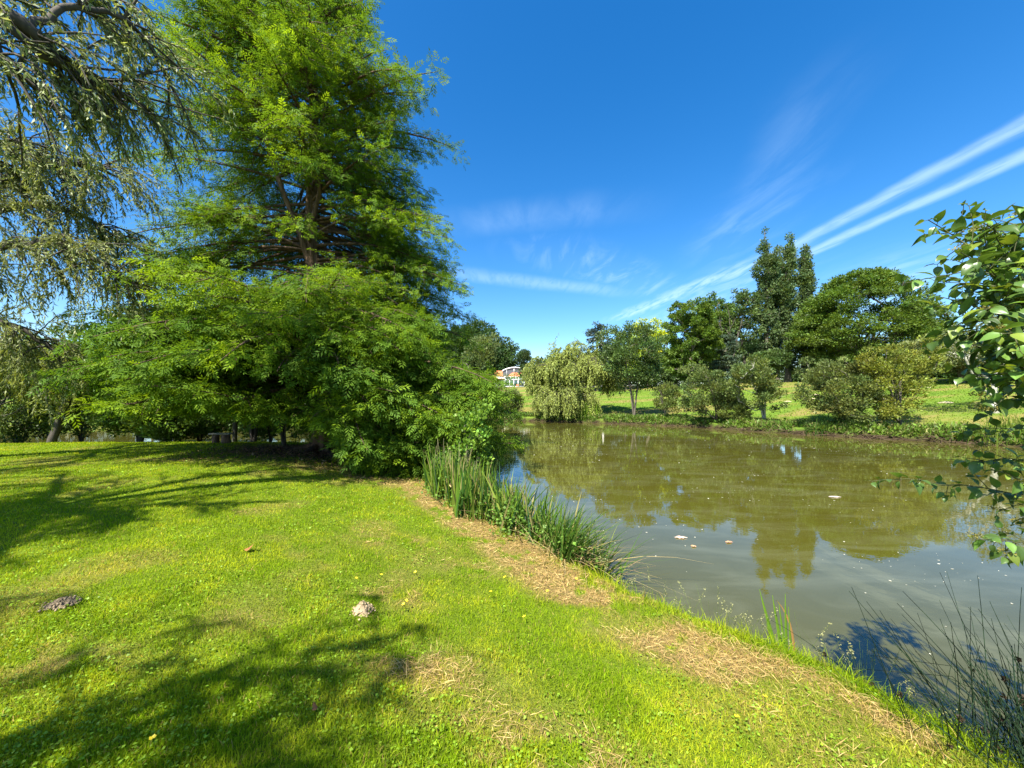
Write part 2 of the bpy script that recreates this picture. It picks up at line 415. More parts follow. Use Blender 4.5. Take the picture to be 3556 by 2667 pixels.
def skeleton(base, tops, starts, r0, pipe=2.3, min_r=0.008, bend=0.12, seed=0, kmax=None):
    """grow limbs: join every crown point to the nearest, more inward node already grown.
    starts: polyline nodes of the trunk(s). returns list of (pts, radii)"""
    rg = np.random.default_rng(seed)
    nodes = [np.array(s, float) for s in starts[0]]; par = [-1] + list(range(len(nodes) - 1))
    for st in starts[1:]:
        p = 0
        for s in st: nodes.append(np.array(s, float)); par.append(p); p = len(nodes) - 1
    T = np.array(nodes); tops = np.asarray(tops)
    d0 = np.array([np.min(np.linalg.norm(T - q, axis=1)) for q in tops])
    for q in tops[np.argsort(d0)]:
        N = np.array(nodes); v = q - N; d = np.linalg.norm(v, axis=1)
        cost = d + 0.9 * np.maximum(0, N[:, 2] - q[2] + 0.25 * d) + 0.15 * np.linalg.norm(N - T[0], axis=1)
        cost[0] += 3
        k = int(np.argmin(cost)); n = max(2, int(d[k] / 0.7)); p = k
        side = rg.normal(size=3) * bend * d[k]; a = N[k]
        for i in range(1, n + 1):
            t = i / n; c = a + (q - a) * t + side * math.sin(PI * t) * (1 - .4 * t) + np.array([0, 0, -.10 * d[k] * math.sin(PI * t)])
            nodes.append(c); par.append(p); p = len(nodes) - 1
    n = len(nodes); w = np.zeros(n); ch = [[] for _ in range(n)]
    for i in range(1, n): ch[par[i]].append(i)
    for i in range(n - 1, -1, -1):
        w[i] = max(1.0, w[i]) if not ch[i] else w[i]
        if par[i] >= 0: w[par[i]] += w[i]
    R = np.maximum(min_r, r0 * (w / w[0]) ** (1 / pipe))
    chains = []; stack = [(0, None)]
    while stack:
        i, fr = stack.pop(); c = [fr, i] if fr is not None else [i]
        while ch[i]:
            o = sorted(ch[i], key=lambda q: -w[q]); 
            for b in o[1:]: stack.append((b, i))
            i = o[0]; c.append(i)
        if len(c) > 1:
            rr = R[c].copy()
            if fr is not None: rr[0] = min(rr[0], rr[1] * 1.25)
            chains.append((np.array([nodes[q] for q in c]), rr))
    return chains
def limbs_mesh(chains, base, seg=6, flare=0.0, minlen=0):
    Vs, Fs, n = [], [], 0
    for i, (p, r) in enumerate(chains):
        if flare and i == 0:
            r = r * (1 + flare * np.exp(-(p[:, 2] - p[0, 2]) / 0.35))
        V, F = tube(p - base, r, seg + (4 if r[0] > 0.1 else 0)); Vs.append(V); Fs.append(F + n); n += len(V)
    return np.concatenate(Vs), np.concatenate(Fs)

def crown_points(lobes, n, shell=0.55, seed=0, sep=0.0):
    """n points in a union of ellipsoids (cx,cy,cz,rx,ry,rz), more of them near the surface"""
    rg = np.random.default_rng(seed); lobes = np.array(lobes, float)
    vol = lobes[:, 3] * lobes[:, 4] * lobes[:, 5]; vol = vol ** 0.8
    out = []
    tries = 0
    while len(out) < n and tries < n * 40:
        tries += 1
        L = lobes[rg.choice(len(lobes), p=vol / vol.sum())]
        u = unit(rg.normal(size=(1, 3)))[0]; r = rg.random() ** (1 / 3)
        r = shell + (1 - shell) * r if rg.random() < 0.7 else r
        q = L[:3] + u * L[3:] * r
        if sep and out and np.min(np.linalg.norm(np.array(out[-400:]) - q, axis=1)) < sep: continue
        out.append(q)
    return np.array(out)

def leaf_cloud(cents, center, n, size, cr, base, var=0.25, flat=0.7, upward=0.5, aspect=0.6, droop=0.0, seed=0, hue=None, cvar=0.12, tint=0.3):
    """n leaf-clump blades spread over the cluster centres"""
    rg = np.random.default_rng(seed); m = len(cents)
    cs = cr * rg.uniform(0.6, 1.35, m)
    wts = cs ** 2; k = rg.choice(m, n, p=wts / wts.sum())
    u = unit(rg.normal(size=(n, 3))); r = rg.random((n, 1)) ** 0.45
    off = u * r * cs[k][:, None]; off[:, 2] *= flat
    P = cents[k] + off
    out = unit(cents[k] - center); D = unit(off * 0.8 + out * 0.5 * cr + rg.normal(size=(n, 3)) * 0.45 * cr + np.array([0, 0, -droop * cr]))
    U = unit(np.array([0, 0, 1.0]) * upward + rg.normal(size=(n, 3)) * 0.55 + unit(off) * 0.4)
    base = np.array(base, float)
    cb = np.exp(rg.normal(size=(m, 1)) * cvar); ch = rg.normal(size=(m, 1)) * 0.10
    c = base * cb[k] * np.exp(rg.normal(size=(n, 1)) * var)
    c = c * (1 + (ch[k] + rg.normal(size=(n, 1)) * .08) * np.array([[0.6, 0.0, -0.6]]))
    if hue is not None:
        f = (rg.random((n, 1)) < tint) * rg.random((n, 1)); c = c * (1 - f) + np.array(hue) * f
    S = size * rg.uniform(0.55, 1.35, n)
    return scatter(LV, LF, P, D, U, S, c, S * aspect)

def tree(name, base, lobes, label, cat, group=None, r0=0.2, ncl=90, nleaf=9000, size=0.25, cr=0.7, col=(.06, .1, .02), bark=None, leafm=None,
         stems=None, trunk_to=0.45, seed=1, cseed=None, bend=0.12, flat=0.7, hue=None, var=0.25, shell=0.55, aspect=0.6, upward=.5, droop=0.0, flare=0.5, cvar=.12, tint=.3, sep=0.0, extra=None, pipe=2.3):
    base = np.array(base, float); lobes = np.array(lobes, float)
    cents = crown_points(lobes, ncl, shell, seed, sep)
    cents[:, 2] = np.maximum(cents[:, 2], base[2] + 0.3)
    ctr = (lobes[:, :3] * lobes[:, 3:4]).sum(0) / lobes[:, 3].sum(); top = lobes[:, 2].max()
    rg = np.random.default_rng(seed + 99)
    if stems is None:
        e = np.array([ctr[0] * .8 + base[0] * .2, ctr[1] * .8 + base[1] * .2, base[2] + (top - base[2]) * trunk_to * 2])
        ns = 7; stems = [[base + (e - base) * t + np.array([rg.normal() * .03, rg.normal() * .03, 0]) * (e[2] - base[2]) * (0 < t < 1) - np.array([0, 0, .15]) * (t == 0) for t in np.linspace(0, 1, ns)]]
    nk = min(len(cents), 160)
    ch = skeleton(base, cents[:nk], stems, r0, seed=seed, bend=bend, pipe=pipe)
    root = thing(name, base, label, cat, group)
    V, F = limbs_mesh(ch, base, 5, flare)
    tr = np_mesh('trunk', V, F, None, [bark or BARK], root, smooth=True)
    a = Acc(); a.add(*leaf_cloud(cents, ctr, nleaf, size, cr, col, var, flat, upward, aspect, droop, seed + 5, hue, cvar, tint))
    if extra is not None: extra(a, cents, ctr)
    for i in range(len(a.V)): a.V[i] = a.V[i] - base
    cw = a.build('crown', [leafm or LEAF], root)
    return root

# template: a shoot of bald cypress, a bare stalk with long flat leaf sprays on both sides and at its end
def shoot_template(n=7, L=1.0):
    V, F = [], []
    def q(o, d, ln, w, dz):
        d = np.array(d, float); d /= np.linalg.norm(d); s = np.cross([0, 0, 1.], d); s /= np.linalg.norm(s); k = len(V)
        o = np.array(o, float)
        m = o + d * ln * .5 + np.array([0, 0, dz * .3]); e = o + d * ln + np.array([0, 0, dz])
        V.extend([o, m + s * w * .5, e, m - s * w * .5]); F.append([k, k + 1, k + 2, k + 3])
    for i in range(n):
        t = 0.12 + 0.8 * i / (n - 1); sg = 1 if i % 2 else -1
        q((t, 0, .03 * math.sin(t * 3)), (0.75, sg * (0.85 - .25 * t), 0.12 * ((i * 7) % 3 - 1)), 0.50 * (1 - .25 * t), 0.115, -0.07)
    q((.9, 0, 0), (1, .1, -.1), .42, .11, -.05)
    return np.array(V), np.array(F)
SHV, SHF = shoot_template()

def curve(p0, d0, L, n, sag=0.0, wob=0.0, rg=rng, up=0.0):
    """polyline of n+1 points starting in direction d0, bending down by sag (or up)"""
    p = np.array(p0, float); d = np.array(d0, float) / np.linalg.norm(d0); out = [p.copy()]; st = L / n
    for i in range(n):
        d = d + np.array([0, 0, -sag + up]) / n + rg.normal(size=3) * wob; d /= np.linalg.norm(d)
        p = p + d * st; out.append(p.copy())
    return np.array(out)
def sample(pts, t):
    t = np.asarray(t) * (len(pts) - 1); i = np.minimum(t.astype(int), len(pts) - 2); f = (t - i)[:, None]
    return pts[i] * (1 - f) + pts[i + 1] * f, unit(pts[i + 1] - pts[i])

# ------------------------------------------------------------------ the big bald cypress
def bald_cypress():
    rg = np.random.default_rng(21)
    base = np.array([-6.65, 13.0, gz(-6.65, 13.0)])
    root = thing('bald_cypress', base, 'tall feathery bright green conifer with drooping lower boughs standing by the pond edge', 'tree')
    H = 21.0
    def ax(z):
        t = (z - base[2]) / (H - base[2]); return np.array([base[0] - 0.75 * t + .12 * math.sin(z * .6), base[1] + .3 * t, z])
    # profile of the crown: (z, towards right, towards left, towards the viewer)
    prof = np.array([(0.6, 7.6, 5.0, 4.4), (2, 7.1, 5.9, 5.8), (3.3, 5.6, 6.2, 5.6), (4.6, 4.3, 6.3, 4.8), (5.9, 5.9, 6.5, 3.4), (7, 5.7, 6.8, 2.4), (8.3, 5.5, 6.6, 2.6), (9.9, 5.0, 6.3, 3.0),
                     (11.5, 3.9, 5.6, 3.8), (13, 4.7, 4.1, 3.9), (14.7, 4.1, 4.3, 3.6), (16.3, 2.7, 3.9, 3.0), (18, 1.8, 2.3, 2.0), (20, .9, .8, .9), (21, .2, .2, .2)])
    def R(z, az):   # az: 0 = +x (right), -pi/2 = towards the viewer
        r, l, f = [np.interp(z, prof[:, 0], prof[:, i]) for i in (1, 2, 3)]
        c, s = math.cos(az), math.sin(az); hx = r if c > 0 else l; fy = f if s < 0 else 0.5 * (r + l)
        return 1 / math.sqrt((c / hx) ** 2 + (s / fy) ** 2)
    Vt, Ft, nt = [], [], [0]
    def put(p, r, seg=5):
        V, F = tube(p - base, r, seg); Vt.append(V); Ft.append(F + nt[0]); nt[0] += len(V)
    # trunk with a fluted, flared base
    zs = np.concatenate([[base[2] - .3, base[2], base[2] + .15, base[2] + .35, base[2] + .7, base[2] + 1.2], np.linspace(base[2] + 2, H, 26)])
    seg = 26; an = np.linspace(0, 2 * PI, seg, endpoint=False); tv = []
    for z in zs:
        h = max(0, z - base[2]); r = 0.25 * (1 - h / 20.6) ** 0.85 + .012; fl = math.exp(-h / .38)
        rr = r + fl * 0.17 + (0.035 * r / .3 + .085 * fl) * np.cos(an * 7 + .3 * math.sin(an[3]) + .8) + .02 * np.cos(an * 3)
        c = ax(z) - base; tv.append(np.stack([c[0] + rr * np.cos(an), c[1] + rr * np.sin(an), np.full(seg, c[2])], -1))
    tv = np.concatenate(tv); i = np.arange(len(zs) - 1)[:, None] * seg; j = np.arange(seg)[None]; j2 = (j + 1) % seg
    Vt.append(tv); Ft.append(np.stack([i + j, i + j2, i + seg + j2, i + seg + j], -1).reshape(-1, 4)); nt[0] += len(tv)
    for k in range(7):     # surface roots
        a = k * 2 * PI / 7 + .2; d = np.array([math.cos(a), math.sin(a), 0]); L = rg.uniform(.5, 1.3)
        pts = [base + d * (.3 + L * t) + np.array([0, 0, .16 * (1 - t) ** 2 - .03 - .06 * t]) for t in np.linspace(0, 1, 6)]
        pts = np.array(pts); pts[:, 2] += [gz(q[0], q[1]) - base[2] for q in pts]; put(pts, np.linspace(.11, .03, 6), 7)
    SP, SD, SU, SS, SC = [], [], [], [], []
    g1 = np.array([.15, .245, .012]); g2 = np.array([.24, .36, .018]); g3 = np.array([.085, .17, .020])
    def foliate(pts, dens, size, tone):
        L = np.linalg.norm(np.diff(pts, axis=0), axis=1).sum(); n = max(2, int(L * dens)); t = rg.uniform(.12, 1.0, n)
        p, d = sample(pts, t); side = unit(np.cross(d, [0, 0, 1.]))
        sg = rg.choice([-1, 1], n)[:, None]
        D = unit(d * rg.uniform(.5, 1.1, (n, 1)) + side * sg * rg.uniform(.3, 1.0, (n, 1)) + rg.normal(size=(n, 3)) * .38 + np.array([0, 0, -.05]))
        U = unit(np.array([0, 0, 1.]) + rg.normal(size=(n, 3)) * .5)
        SP.append(p + rg.normal(size=(n, 3)) * .09); SD.append(D); SU.append(U); SS.append(size * rg.uniform(.7, 1.3, n))
        f = np.clip(rg.normal(tone, .25, (n, 1)), 0, 1); SC.append((g3 * (1 - f) + g1 * f + (g2 - g1) * np.clip(f - .6, 0, 1) * 2.0) * np.exp(rg.normal(size=(n, 1)) * .12))
    def bough(z, az, L, el, sag, dens=12, start=.2, size=.27, r=None, origin=None):
        dens *= 1.12
        o = ax(z) if origin is None else origin
        d = np.array([math.cos(az) * math.cos(el), math.sin(az) * math.cos(el), math.sin(el)])
        n = max(5, int(L * 2)); P = curve(o, d, L, n, sag, .05, rg)
        low = lambda q: 0.60 + (1.3 * sst(-(q[:, 0] + .44 * q[:, 1]), -.4, .5) + .3 * sst(-(q[:, 0] + .475 * q[:, 1]), 1.5, 3)) * sst(14.5 - q[:, 1], 0, 1.5)
        P[:, 2] = np.maximum(P[:, 2], low(P) + rg.uniform(0, .3) + .5 * rg.random() * np.linspace(0, 1, len(P)))
        r = r or (0.018 + 0.012 * L); put(P, np.linspace(r, .008, len(P)), 6)
        tone = np.clip(rg.normal(.44, .24), 0, 1)
        ns = int(L * 4.6); base_s = rg.random()
        for k in range(ns):
            t = start + (1 - start) * (k + rg.random()) / ns
            if t > 1: continue
            p, dd = sample(P, np.array([t])); p, dd = p[0], dd[0]; sg = 1 if k % 2 else -1
            sd = np.cross(dd, [0, 0, 1.]); sd /= max(np.linalg.norm(sd), 1e-6)
            ls = (0.45 + .28 * L * (1 - t) * 1.15 * min(1, (t - start) * 4 + .45)) * rg.uniform(.7, 1.2)
            d2 = dd * .65 + sd * sg * .85 + np.array([0, 0, rg.uniform(-.15, .25)]) + rg.normal(size=3) * .1
            Q = curve(p, d2, ls, 5, rg.uniform(.3, .8), .08, rg)
            Q[:, 2] = np.maximum(Q[:, 2], low(Q) - .15 + rg.uniform(0, .2))
            if t < .8: put(Q, np.linspace(.012, .004, len(Q)), 3)
            foliate(Q, dens, size, tone)
        foliate(P[int(len(P) * .5):], dens, size, tone)
    # lower skirt: long boughs sweeping down to the ground all round, thickest towards the viewer and the water
    for k in range(120):
        az = rg.uniform(-PI, PI) if k % 3 == 0 else rg.uniform(-PI * .98, PI * 0.05)
        z = rg.uniform(1.3, 5.3); Rz = R(max(.8, z - 1.6), az)
        if abs(az + PI / 2 + .04) < .30 and z < 5.2 and k % 4: continue
        bough(z, az, Rz * rg.uniform(.72, 1.04), rg.uniform(.05, .35) if z > 3 else rg.uniform(-.05, .2), rg.uniform(.5, 1.0), dens=10.5, start=.33, size=.28)
    for k in range(60):   # dome of the skirt
        az = rg.uniform(-2.9, -.0); bough(rg.uniform(3.4, 4.9), az, R(4.4 if k % 2 else 3.4, az) * rg.uniform(.5, 1.12), rg.uniform(.2, .45), rg.uniform(.6, 1.0), dens=11, start=.35, size=.28)
    for k in range(34):   # boughs reaching low over the bank towards the reeds
        az = rg.uniform(-.95, .15); bough(rg.uniform(1.4, 3.2), az, rg.uniform(4.8, 6.7), rg.uniform(.0, .2), rg.uniform(.4, .7), dens=11, start=.45, size=.28)
    for k in range(34):   # rounded top of the skirt on the viewer's side
        az = rg.uniform(-2.5, -.55); bough(rg.uniform(5.0, 6.1), az, rg.uniform(2.2, 4.4), rg.uniform(.1, .35), rg.uniform(.7, 1.2), dens=11, start=.25, size=.28)
    # open middle: few boughs on the viewer's side so that trunk and limbs show
    for k in range(120):
        z = rg.uniform(6.0, 10.8); az = rg.uniform(-PI, PI)
        if -2.5 < az < -.65 and (z < 7.6 or k % 3): continue
        bough(z, az, R(z, az) * rg.uniform(.75, 1.04), rg.uniform(0.0, .35), rg.uniform(.35, .8), dens=10, start=.34, size=.25, r=.05 + .01 * rg.random())
    # dense upper crown
    for k in range(168):
        z = 10.0 + 10.5 * rg.random() ** .95; az = rg.uniform(-PI, PI)
        if -2.3 < az < -.8 and z < 10.8 and k % 3: continue
        bough(z, az, R(z + .8, az) * rg.uniform(.65, 1.16), rg.uniform(.2, .65), rg.uniform(.3, .8), dens=10.5, start=.2, size=.25)
    # the long second leader curving up on the left
    lead = np.array([at(665, 560, 13.0), at(650, 510, 12.8), at(615, 425, 12.4), at(590, 350, 12.2), at(560, 260, 12.1), at(535, 150, 12.0), at(505, 40, 12.0), at(480, -120, 12.2)])
    put(lead, np.linspace(.105, .02, len(lead)), 8)
    for k in range(34):
        t = rg.uniform(.36, 1.0); p, dd = sample(lead, np.array([t])); az = rg.uniform(-PI, PI)
        bough(0, az, rg.uniform(1.0, 2.3) * (1.15 - .4 * t), rg.uniform(.1, .5), rg.uniform(.4, .8), dens=11, start=.1, size=.25, origin=p[0], r=.02)
    lead2 = np.array([at(668, 500, 13.0), at(690, 420, 12.7), at(686, 350, 12.6), at(700, 270, 12.5), at(698, 170, 12.6)])
    put(lead2, np.linspace(.09, .03, len(lead2)), 8)
    np_mesh('trunk', np.concatenate(Vt), np.concatenate(Ft), None, [BARK_RED], root, smooth=True)
    V, F, c = scatter(SHV, SHF, np.concatenate(SP) - base, np.concatenate(SD), np.concatenate(SU), np.concatenate(SS), np.concatenate(SC))
    print('cypress shoots', len(V) // len(SHV))
    np_mesh('crown', V, F, c, [NEEDLE], root)
bald_cypress()

# ------------------------------------------------------------------ weeping willows
def willow(name, base, limbs, label, cat='tree', group=None, r0=.3, strand=1.6, nstr=500, leaf=.085, wid=.016, per=26, cols=((.10, .13, .03), (.20, .23, .06)),
           seed=1, bark=None, spread=.9, dead=0, sag=1.6, mix=.5, minz=None, pale=None, subs=5, strand_r=.004, curl=.10):
    """limbs: polylines of the main boughs (first = trunk); strands with narrow leaves hang from their branchlets"""
    rg = np.random.default_rng(seed); base = np.array(base, float); root = thing(name, base, label, cat, group)
    Vt, Ft, nt = [], [], [0]
    def put(p, r, seg=5):
        V, F = tube(p - base, r, seg); Vt.append(V); Ft.append(F + nt[0]); nt[0] += len(V)
    bl = []
    for i, (pts, ra, rb) in enumerate(limbs):
        P = np.array(pts, float); t = np.linspace(0, 1, len(P) * 4); P, _ = sample(P, t); P[1:-1] = (P[:-2] + P[1:-1] * 2 + P[2:]) / 4
        P[1:-1] += rg.normal(size=(len(P) - 2, 3)) * .02
        put(P, np.linspace(ra, rb, len(P)), 8)
        if i: bl.append((P, rb))
    subl = []
    for P, rb in bl:
        L = np.linalg.norm(np.diff(P, axis=0), axis=1).sum()
        for k in range(int(L * subs)):
            t = rg.uniform(.15, 1); p, d = sample(P, np.array([t]))
            dd = d[0] * .7 + rg.normal(size=3) * .5 + np.array([0, 0, .25])
            Q = curve(p[0], dd, rg.uniform(.6, 1.6) * spread, 7, rg.uniform(.6, 1.6), curl, rg); put(Q, np.linspace(.022, .008, len(Q)), 4); subl.append(Q)
    LP, LD, LC, LU = [], [], [], []
    ca, cb = np.array(cols[0]), np.array(cols[1])
    for k in range(nstr):
        Q = subl[rg.integers(len(subl))]; p, d = sample(Q, np.array([rg.uniform(.2, 1)]))
        ln = strand * rg.uniform(.45, 1.25); S = curve(p[0], d[0] + rg.normal(size=3) * .3, ln, 8, sag * rg.uniform(.7, 1.4), .07, rg)
        if minz is not None: S = S[S[:, 2] > minz + rg.uniform(0, .4)]
        if len(S) < 3: continue
        put(S, np.linspace(strand_r, strand_r * .5, len(S)), 3)
        if rg.random() < dead: continue
        m = int(per * ln); t = rg.uniform(0.02, 1, m); P, D = sample(S, t)
        D = unit(D * .8 + rg.normal(size=(m, 3)) * .5 + np.array([0, 0, -.35])); LP.append(P); LD.append(D); LU.append(rvec(m, rg))
        f = np.clip(rg.normal(mix, .3, (m, 1)) + rg.normal() * .15, 0, 1); c = ca * (1 - f) + cb * f
        if pale is not None:
            q = rg.random((m, 1)) < .32; c = np.where(q, np.array(pale), c)
        LC.append(c * np.exp(rg.normal(size=(m, 1)) * .15))
    P = np.concatenate(LP); n = len(P); S = leaf * rg.uniform(.7, 1.3, n)
    V, F, c = scatter(LV, LF, P - base, np.concatenate(LD), np.concatenate(LU), S, np.concatenate(LC), S * wid / leaf)
    np_mesh('trunk', np.concatenate(Vt), np.concatenate(Ft), None, [bark or BARK_DARK], root, smooth=True)
    np_mesh('crown', V, F, c, [LEAF], root); print(label[:30], n)
    return root

gw = (-9.6, 1.2); b0 = np.array([gw[0], gw[1], gz(*gw)])
def A(px, py, d): return tuple(at(px, py, d))
willow('curly_willow', b0, [
    ([b0 - (0, 0, .3), b0 + (.1, .2, 1.5), b0 + (.4, .6, 3.2), b0 + (.8, 1.2, 4.8)], .34, .2),
    ([b0 + (.8, 1.2, 4.8), A(-120, -60, 4.6), A(60, 60, 5.0), A(130, 130, 5.3), A(240, 190, 5.8), A(330, 240, 6.3)], .15, .03),
    ([A(-60, -20, 4.7), A(60, 100, 5.0), A(200, 180, 5.6), A(290, 250, 6.0)], .07, .02),
    ([A(60, 60, 5.0), A(150, 10, 5.4), A(260, 30, 5.8), A(330, 110, 6.3), A(370, 180, 6.6)], .05, .015),
    ([b0 + (.8, 1.2, 4.8), A(-200, -200, 4.5), A(40, -150, 5.2), A(200, -60, 5.8), A(280, 40, 6.4)], .1, .02),
    ([b0 + (.8, 1.2, 4.8), A(-200, 20, 4.4), A(-20, 110, 4.8), A(40, 160, 5.0)], .06, .015),
    ([b0 + (.8, 1.2, 4.8), b0 + (.6, -.6, 6.8), b0 + (1.2, -2.5, 8.3), b0 + (2.2, -4.0, 8.6)], .12, .03),
    ([b0 + (.8, 1.2, 4.8), b0 + (1.4, -3.0, 6.2), b0 + (3.6, -3.9, 6.5), b0 + (5.6, -3.1, 6.2)], .045, .01),
    ([b0 + (4.6, -3.5, 6.3), b0 + (5.3, -3.0, 6.6), b0 + (6.2, -2.5, 6.3)], .02, .01),
    ([b0 + (4.6, -3.5, 6.3), b0 + (5.6, -3.4, 6.6), b0 + (6.3, -3.5, 6.3)], .02, .01),
    ([b0 + (.8, 1.2, 4.8), b0 + (-.6, -.6, 6.2), b0 + (-1.2, -1.4, 6.8)], .05, .012),
    ([b0 + (.8, 1.2, 4.8), b0 + (1.3, .4, 6.2), b0 + (1.7, -.6, 7.0)], .05, .012),
    ([b0 + (.8, 1.2, 4.8), b0 + (.2, 1.4, 6.0), b0 + (-.6, 1.8, 7.0)], .05, .012),
    ([b0 + (.8, 1.2, 4.8), b0 + (.4, .2, 6.6), b0 + (.3, -.9, 7.6)], .05, .012),
    ([b0 + (.8, 1.2, 4.8), b0 + (1.8, .8, 6.0), b0 + (2.7, .7, 6.6)], .06, .015),
    ([b0 + (.8, 1.2, 4.8), b0 + (-.4, .4, 6.4), b0 + (-1.4, -.6, 7.6)], .1, .02),
    ([b0 + (.8, 1.2, 4.8), b0 + (1.2, .4, 6.0), b0 + (1.6, .2, 6.6), b0 + (1.7, -.2, 6.8)], .06, .015),
    ([b0 + (.8, 1.2, 4.8), b0 + (-1, 1.6, 6.4), b0 + (-3, 2.2, 7.6)], .12, .03),
    ([b0 + (.8, 1.2, 4.8), b0 + (.6, 2.2, 6.8), b0 + (1.0, 3.2, 8.8), b0 + (1.4, 3.8, 9.6)], .12, .03),
    ], 'grey-green curly willow overhanging the lawn from the upper left, with dark looping branches', r0=.3, strand=.48, nstr=5600, leaf=.085, wid=.023, per=34,
    cols=((.15, .20, .065), (.30, .36, .12)), seed=5, pale=(.27, .31, .17), sag=1.0, dead=.1, subs=8)

g2 = (-15.5, 9.0); b1 = np.array([g2[0], g2[1], gz(*g2)])
willow('weeping_willow', b1, [
    ([b1 - (0, 0, .3), b1 + (.2, .1, 1.8), b1 + (.5, .3, 3.2), b1 + (.8, .2, 4.6)], .4, .26),
    ([b1 + (.8, .2, 4.6), A(-40, 420, 9.5), A(70, 360, 9.6), A(150, 350, 9.8), A(230, 365, 10)], .16, .03),
    ([b1 + (.8, .2, 4.6), A(-60, 360, 9.0), A(10, 300, 9.0), A(60, 310, 9.3)], .14, .03),
    ([b1 + (.5, .3, 3.2), A(0, 530, 9.0), A(110, 520, 9.0), A(200, 560, 9.2), A(260, 600, 9.4)], .12, .03),
    ([b1 + (.5, .3, 3.2), A(-30, 690, 9.0), A(60, 715, 9.2), A(120, 760, 9.4)], .10, .03),
    ([b1 + (.8, .2, 4.6), A(-50, 460, 10), A(90, 440, 10.2), A(190, 470, 10.5), A(260, 520, 10.8)], .13, .03),
    ([b1 + (.8, .2, 4.6), b1 + (.5, -1.2, 6), b1 + (1.2, -3.0, 7), b1 + (1.9, -4.4, 7.1)], .13, .03),
    ([b1 + (.8, .2, 4.6), b1 + (-.5, 1.2, 6.5), b1 + (-1.2, 2.6, 8)], .13, .03),
    ([b1 + (.8, .2, 4.6), b1 + (0.6, -.4, 6.5), b1 + (1.4, -.8, 7.6), b1 + (2.0, -1.6, 8.2)], .13, .03),
    ], 'large grey-green weeping willow filling the left edge, long strands hanging beside the conifer', r0=.4, strand=1.0, nstr=2500, leaf=.11, wid=.024, per=30,
    cols=((.13, .17, .05), (.27, .32, .09)), seed=6, pale=(.25, .28, .13), sag=1.7, minz=1.6, subs=9)

g3 = (-19.2, 15.6); b2 = np.array([g3[0], g3[1], gz(*g3)])
willow('young_willow', b2, [
    ([b2 - (0, 0, .3), b2 + (.25, 0, .9), b2 + (.75, 0, 1.9), b2 + (1.0, 0, 2.5)], .15, .09),
    ([b2 + (1.0, 0, 2.5), b2 + (.4, -.3, 3.1), b2 + (-.4, -.7, 3.4), b2 + (-1.2, -1, 3.1)], .06, .02),
    ([b2 + (1.0, 0, 2.5), b2 + (1.2, -.5, 3.3), b2 + (1.9, -1, 3.5), b2 + (2.5, -1.2, 3.2)], .06, .02),
    ([b2 + (1.0, 0, 2.5), b2 + (.7, .5, 3.3), b2 + (.2, 1, 3.6)], .06, .02),
    ([b2 + (1.0, 0, 2.5), b2 + (1.7, .3, 2.8), b2 + (2.6, .3, 2.7)], .05, .02)],
    'small yellow-green weeping willow with a leaning slim trunk at the left lawn edge', r0=.15, strand=1.25, nstr=620, leaf=.13, wid=.04, per=26, cols=((.13, .17, .03), (.27, .31, .06)), seed=8, spread=.9, minz=1.0, sag=1.9)
# ------------------------------------------------------------------ trees at the left, behind the lawn's edge
def G(x, y): return np.array([x, y, gz(x, y)])
def V3(px, d): return (px - 1106) / 808.7 * d
def shrub(name, px, d, top, half, label, group=None, stems=4, lean=0.0, **k):
    """multi-stemmed small tree: its root at photo column px, depth d; crown top at row `top`, half width in metres"""
    x = V3(px, d); b = G(x, d); zt = EYE + (859 - top) / 808.7 * d; rg = np.random.default_rng(k.get('seed', 1) + 7); H = zt - b[2]
    low = k.pop('low', .3); k['col'] = tuple(1.25 * q for q in k['col']); k['nleaf'] = int(k['nleaf'] * 1.35)
    st = [[b - (0, 0, .2), b + (0, 0, .12)]]
    for i in range(stems):
        a = rg.uniform(0, 2 * PI); s = half * rg.uniform(.15, .55)
        e = b + np.array([math.cos(a) * s + lean * .6, math.sin(a) * s * .8, H * rg.uniform(.5, .75)])
        st.append([b + (e - b) * t + np.array([0, 0, .10 * H * math.sin(PI * t)]) for t in (.25, .5, .75, 1)])
    c = np.array([x + lean, d, b[2] + H * (low + 1) / 2]); hz = H * (1 - low) / 2
    k.setdefault('droop', -.7); k.setdefault('cvar', .16); lobes = [(c[0], c[1], c[2], half * .72, half * .7, hz * .9)]
    for i in range(k.pop('nl', 8)):
        a = rg.uniform(0, 2 * PI); u_ = rg.uniform(.45, .8); s_ = rg.uniform(.25, .5); lobes.append((c[0] + math.cos(a) * half * u_, c[1] + math.sin(a) * half * u_, c[2] + rg.uniform(-.6, .75) * hz, half * s_, half * s_, hz * s_))
    r0 = k.pop('r0', .1)
    return tree(name, b, lobes, label, k.pop('cat', 'tree'), group, r0=r0, stems=st, flare=.1, **k)
olive = (.115, .15, .035)
mid = (.06, .105, .02)
dark = (.035, .065, .014)
grp = 'slim bank trees behind the lawn'
shrub('alder', 300, 16.4, 660, 2.5, 'upright dark alder pair of trunks behind the lawn, right of the small leaning willow', None, stems=2, ncl=150, nleaf=19000, size=.14, cr=.5, col=(.06, .12, .018), seed=11, low=.16, bark=BARK_DARK, r0=.10)
shrub('bank_shrub', 365, 17.0, 830, 2.3, 'tangled low shrub with slanting dark stems behind the lawn, between alder and bench', None, stems=7, ncl=120, nleaf=12000, size=.13, cr=.4, col=(.075, .12, .02), seed=12, low=.06, bark=BARK_DARK, r0=.12)
shrub('slender_tree', 506, 15.8, 760, 1.2, 'slender single-stemmed tree just right of the bench', None, stems=1, ncl=50, nleaf=5000, size=.13, cr=.4, col=(.06, .12, .02), seed=13, low=.22, bark=BARK_DARK, r0=.09)
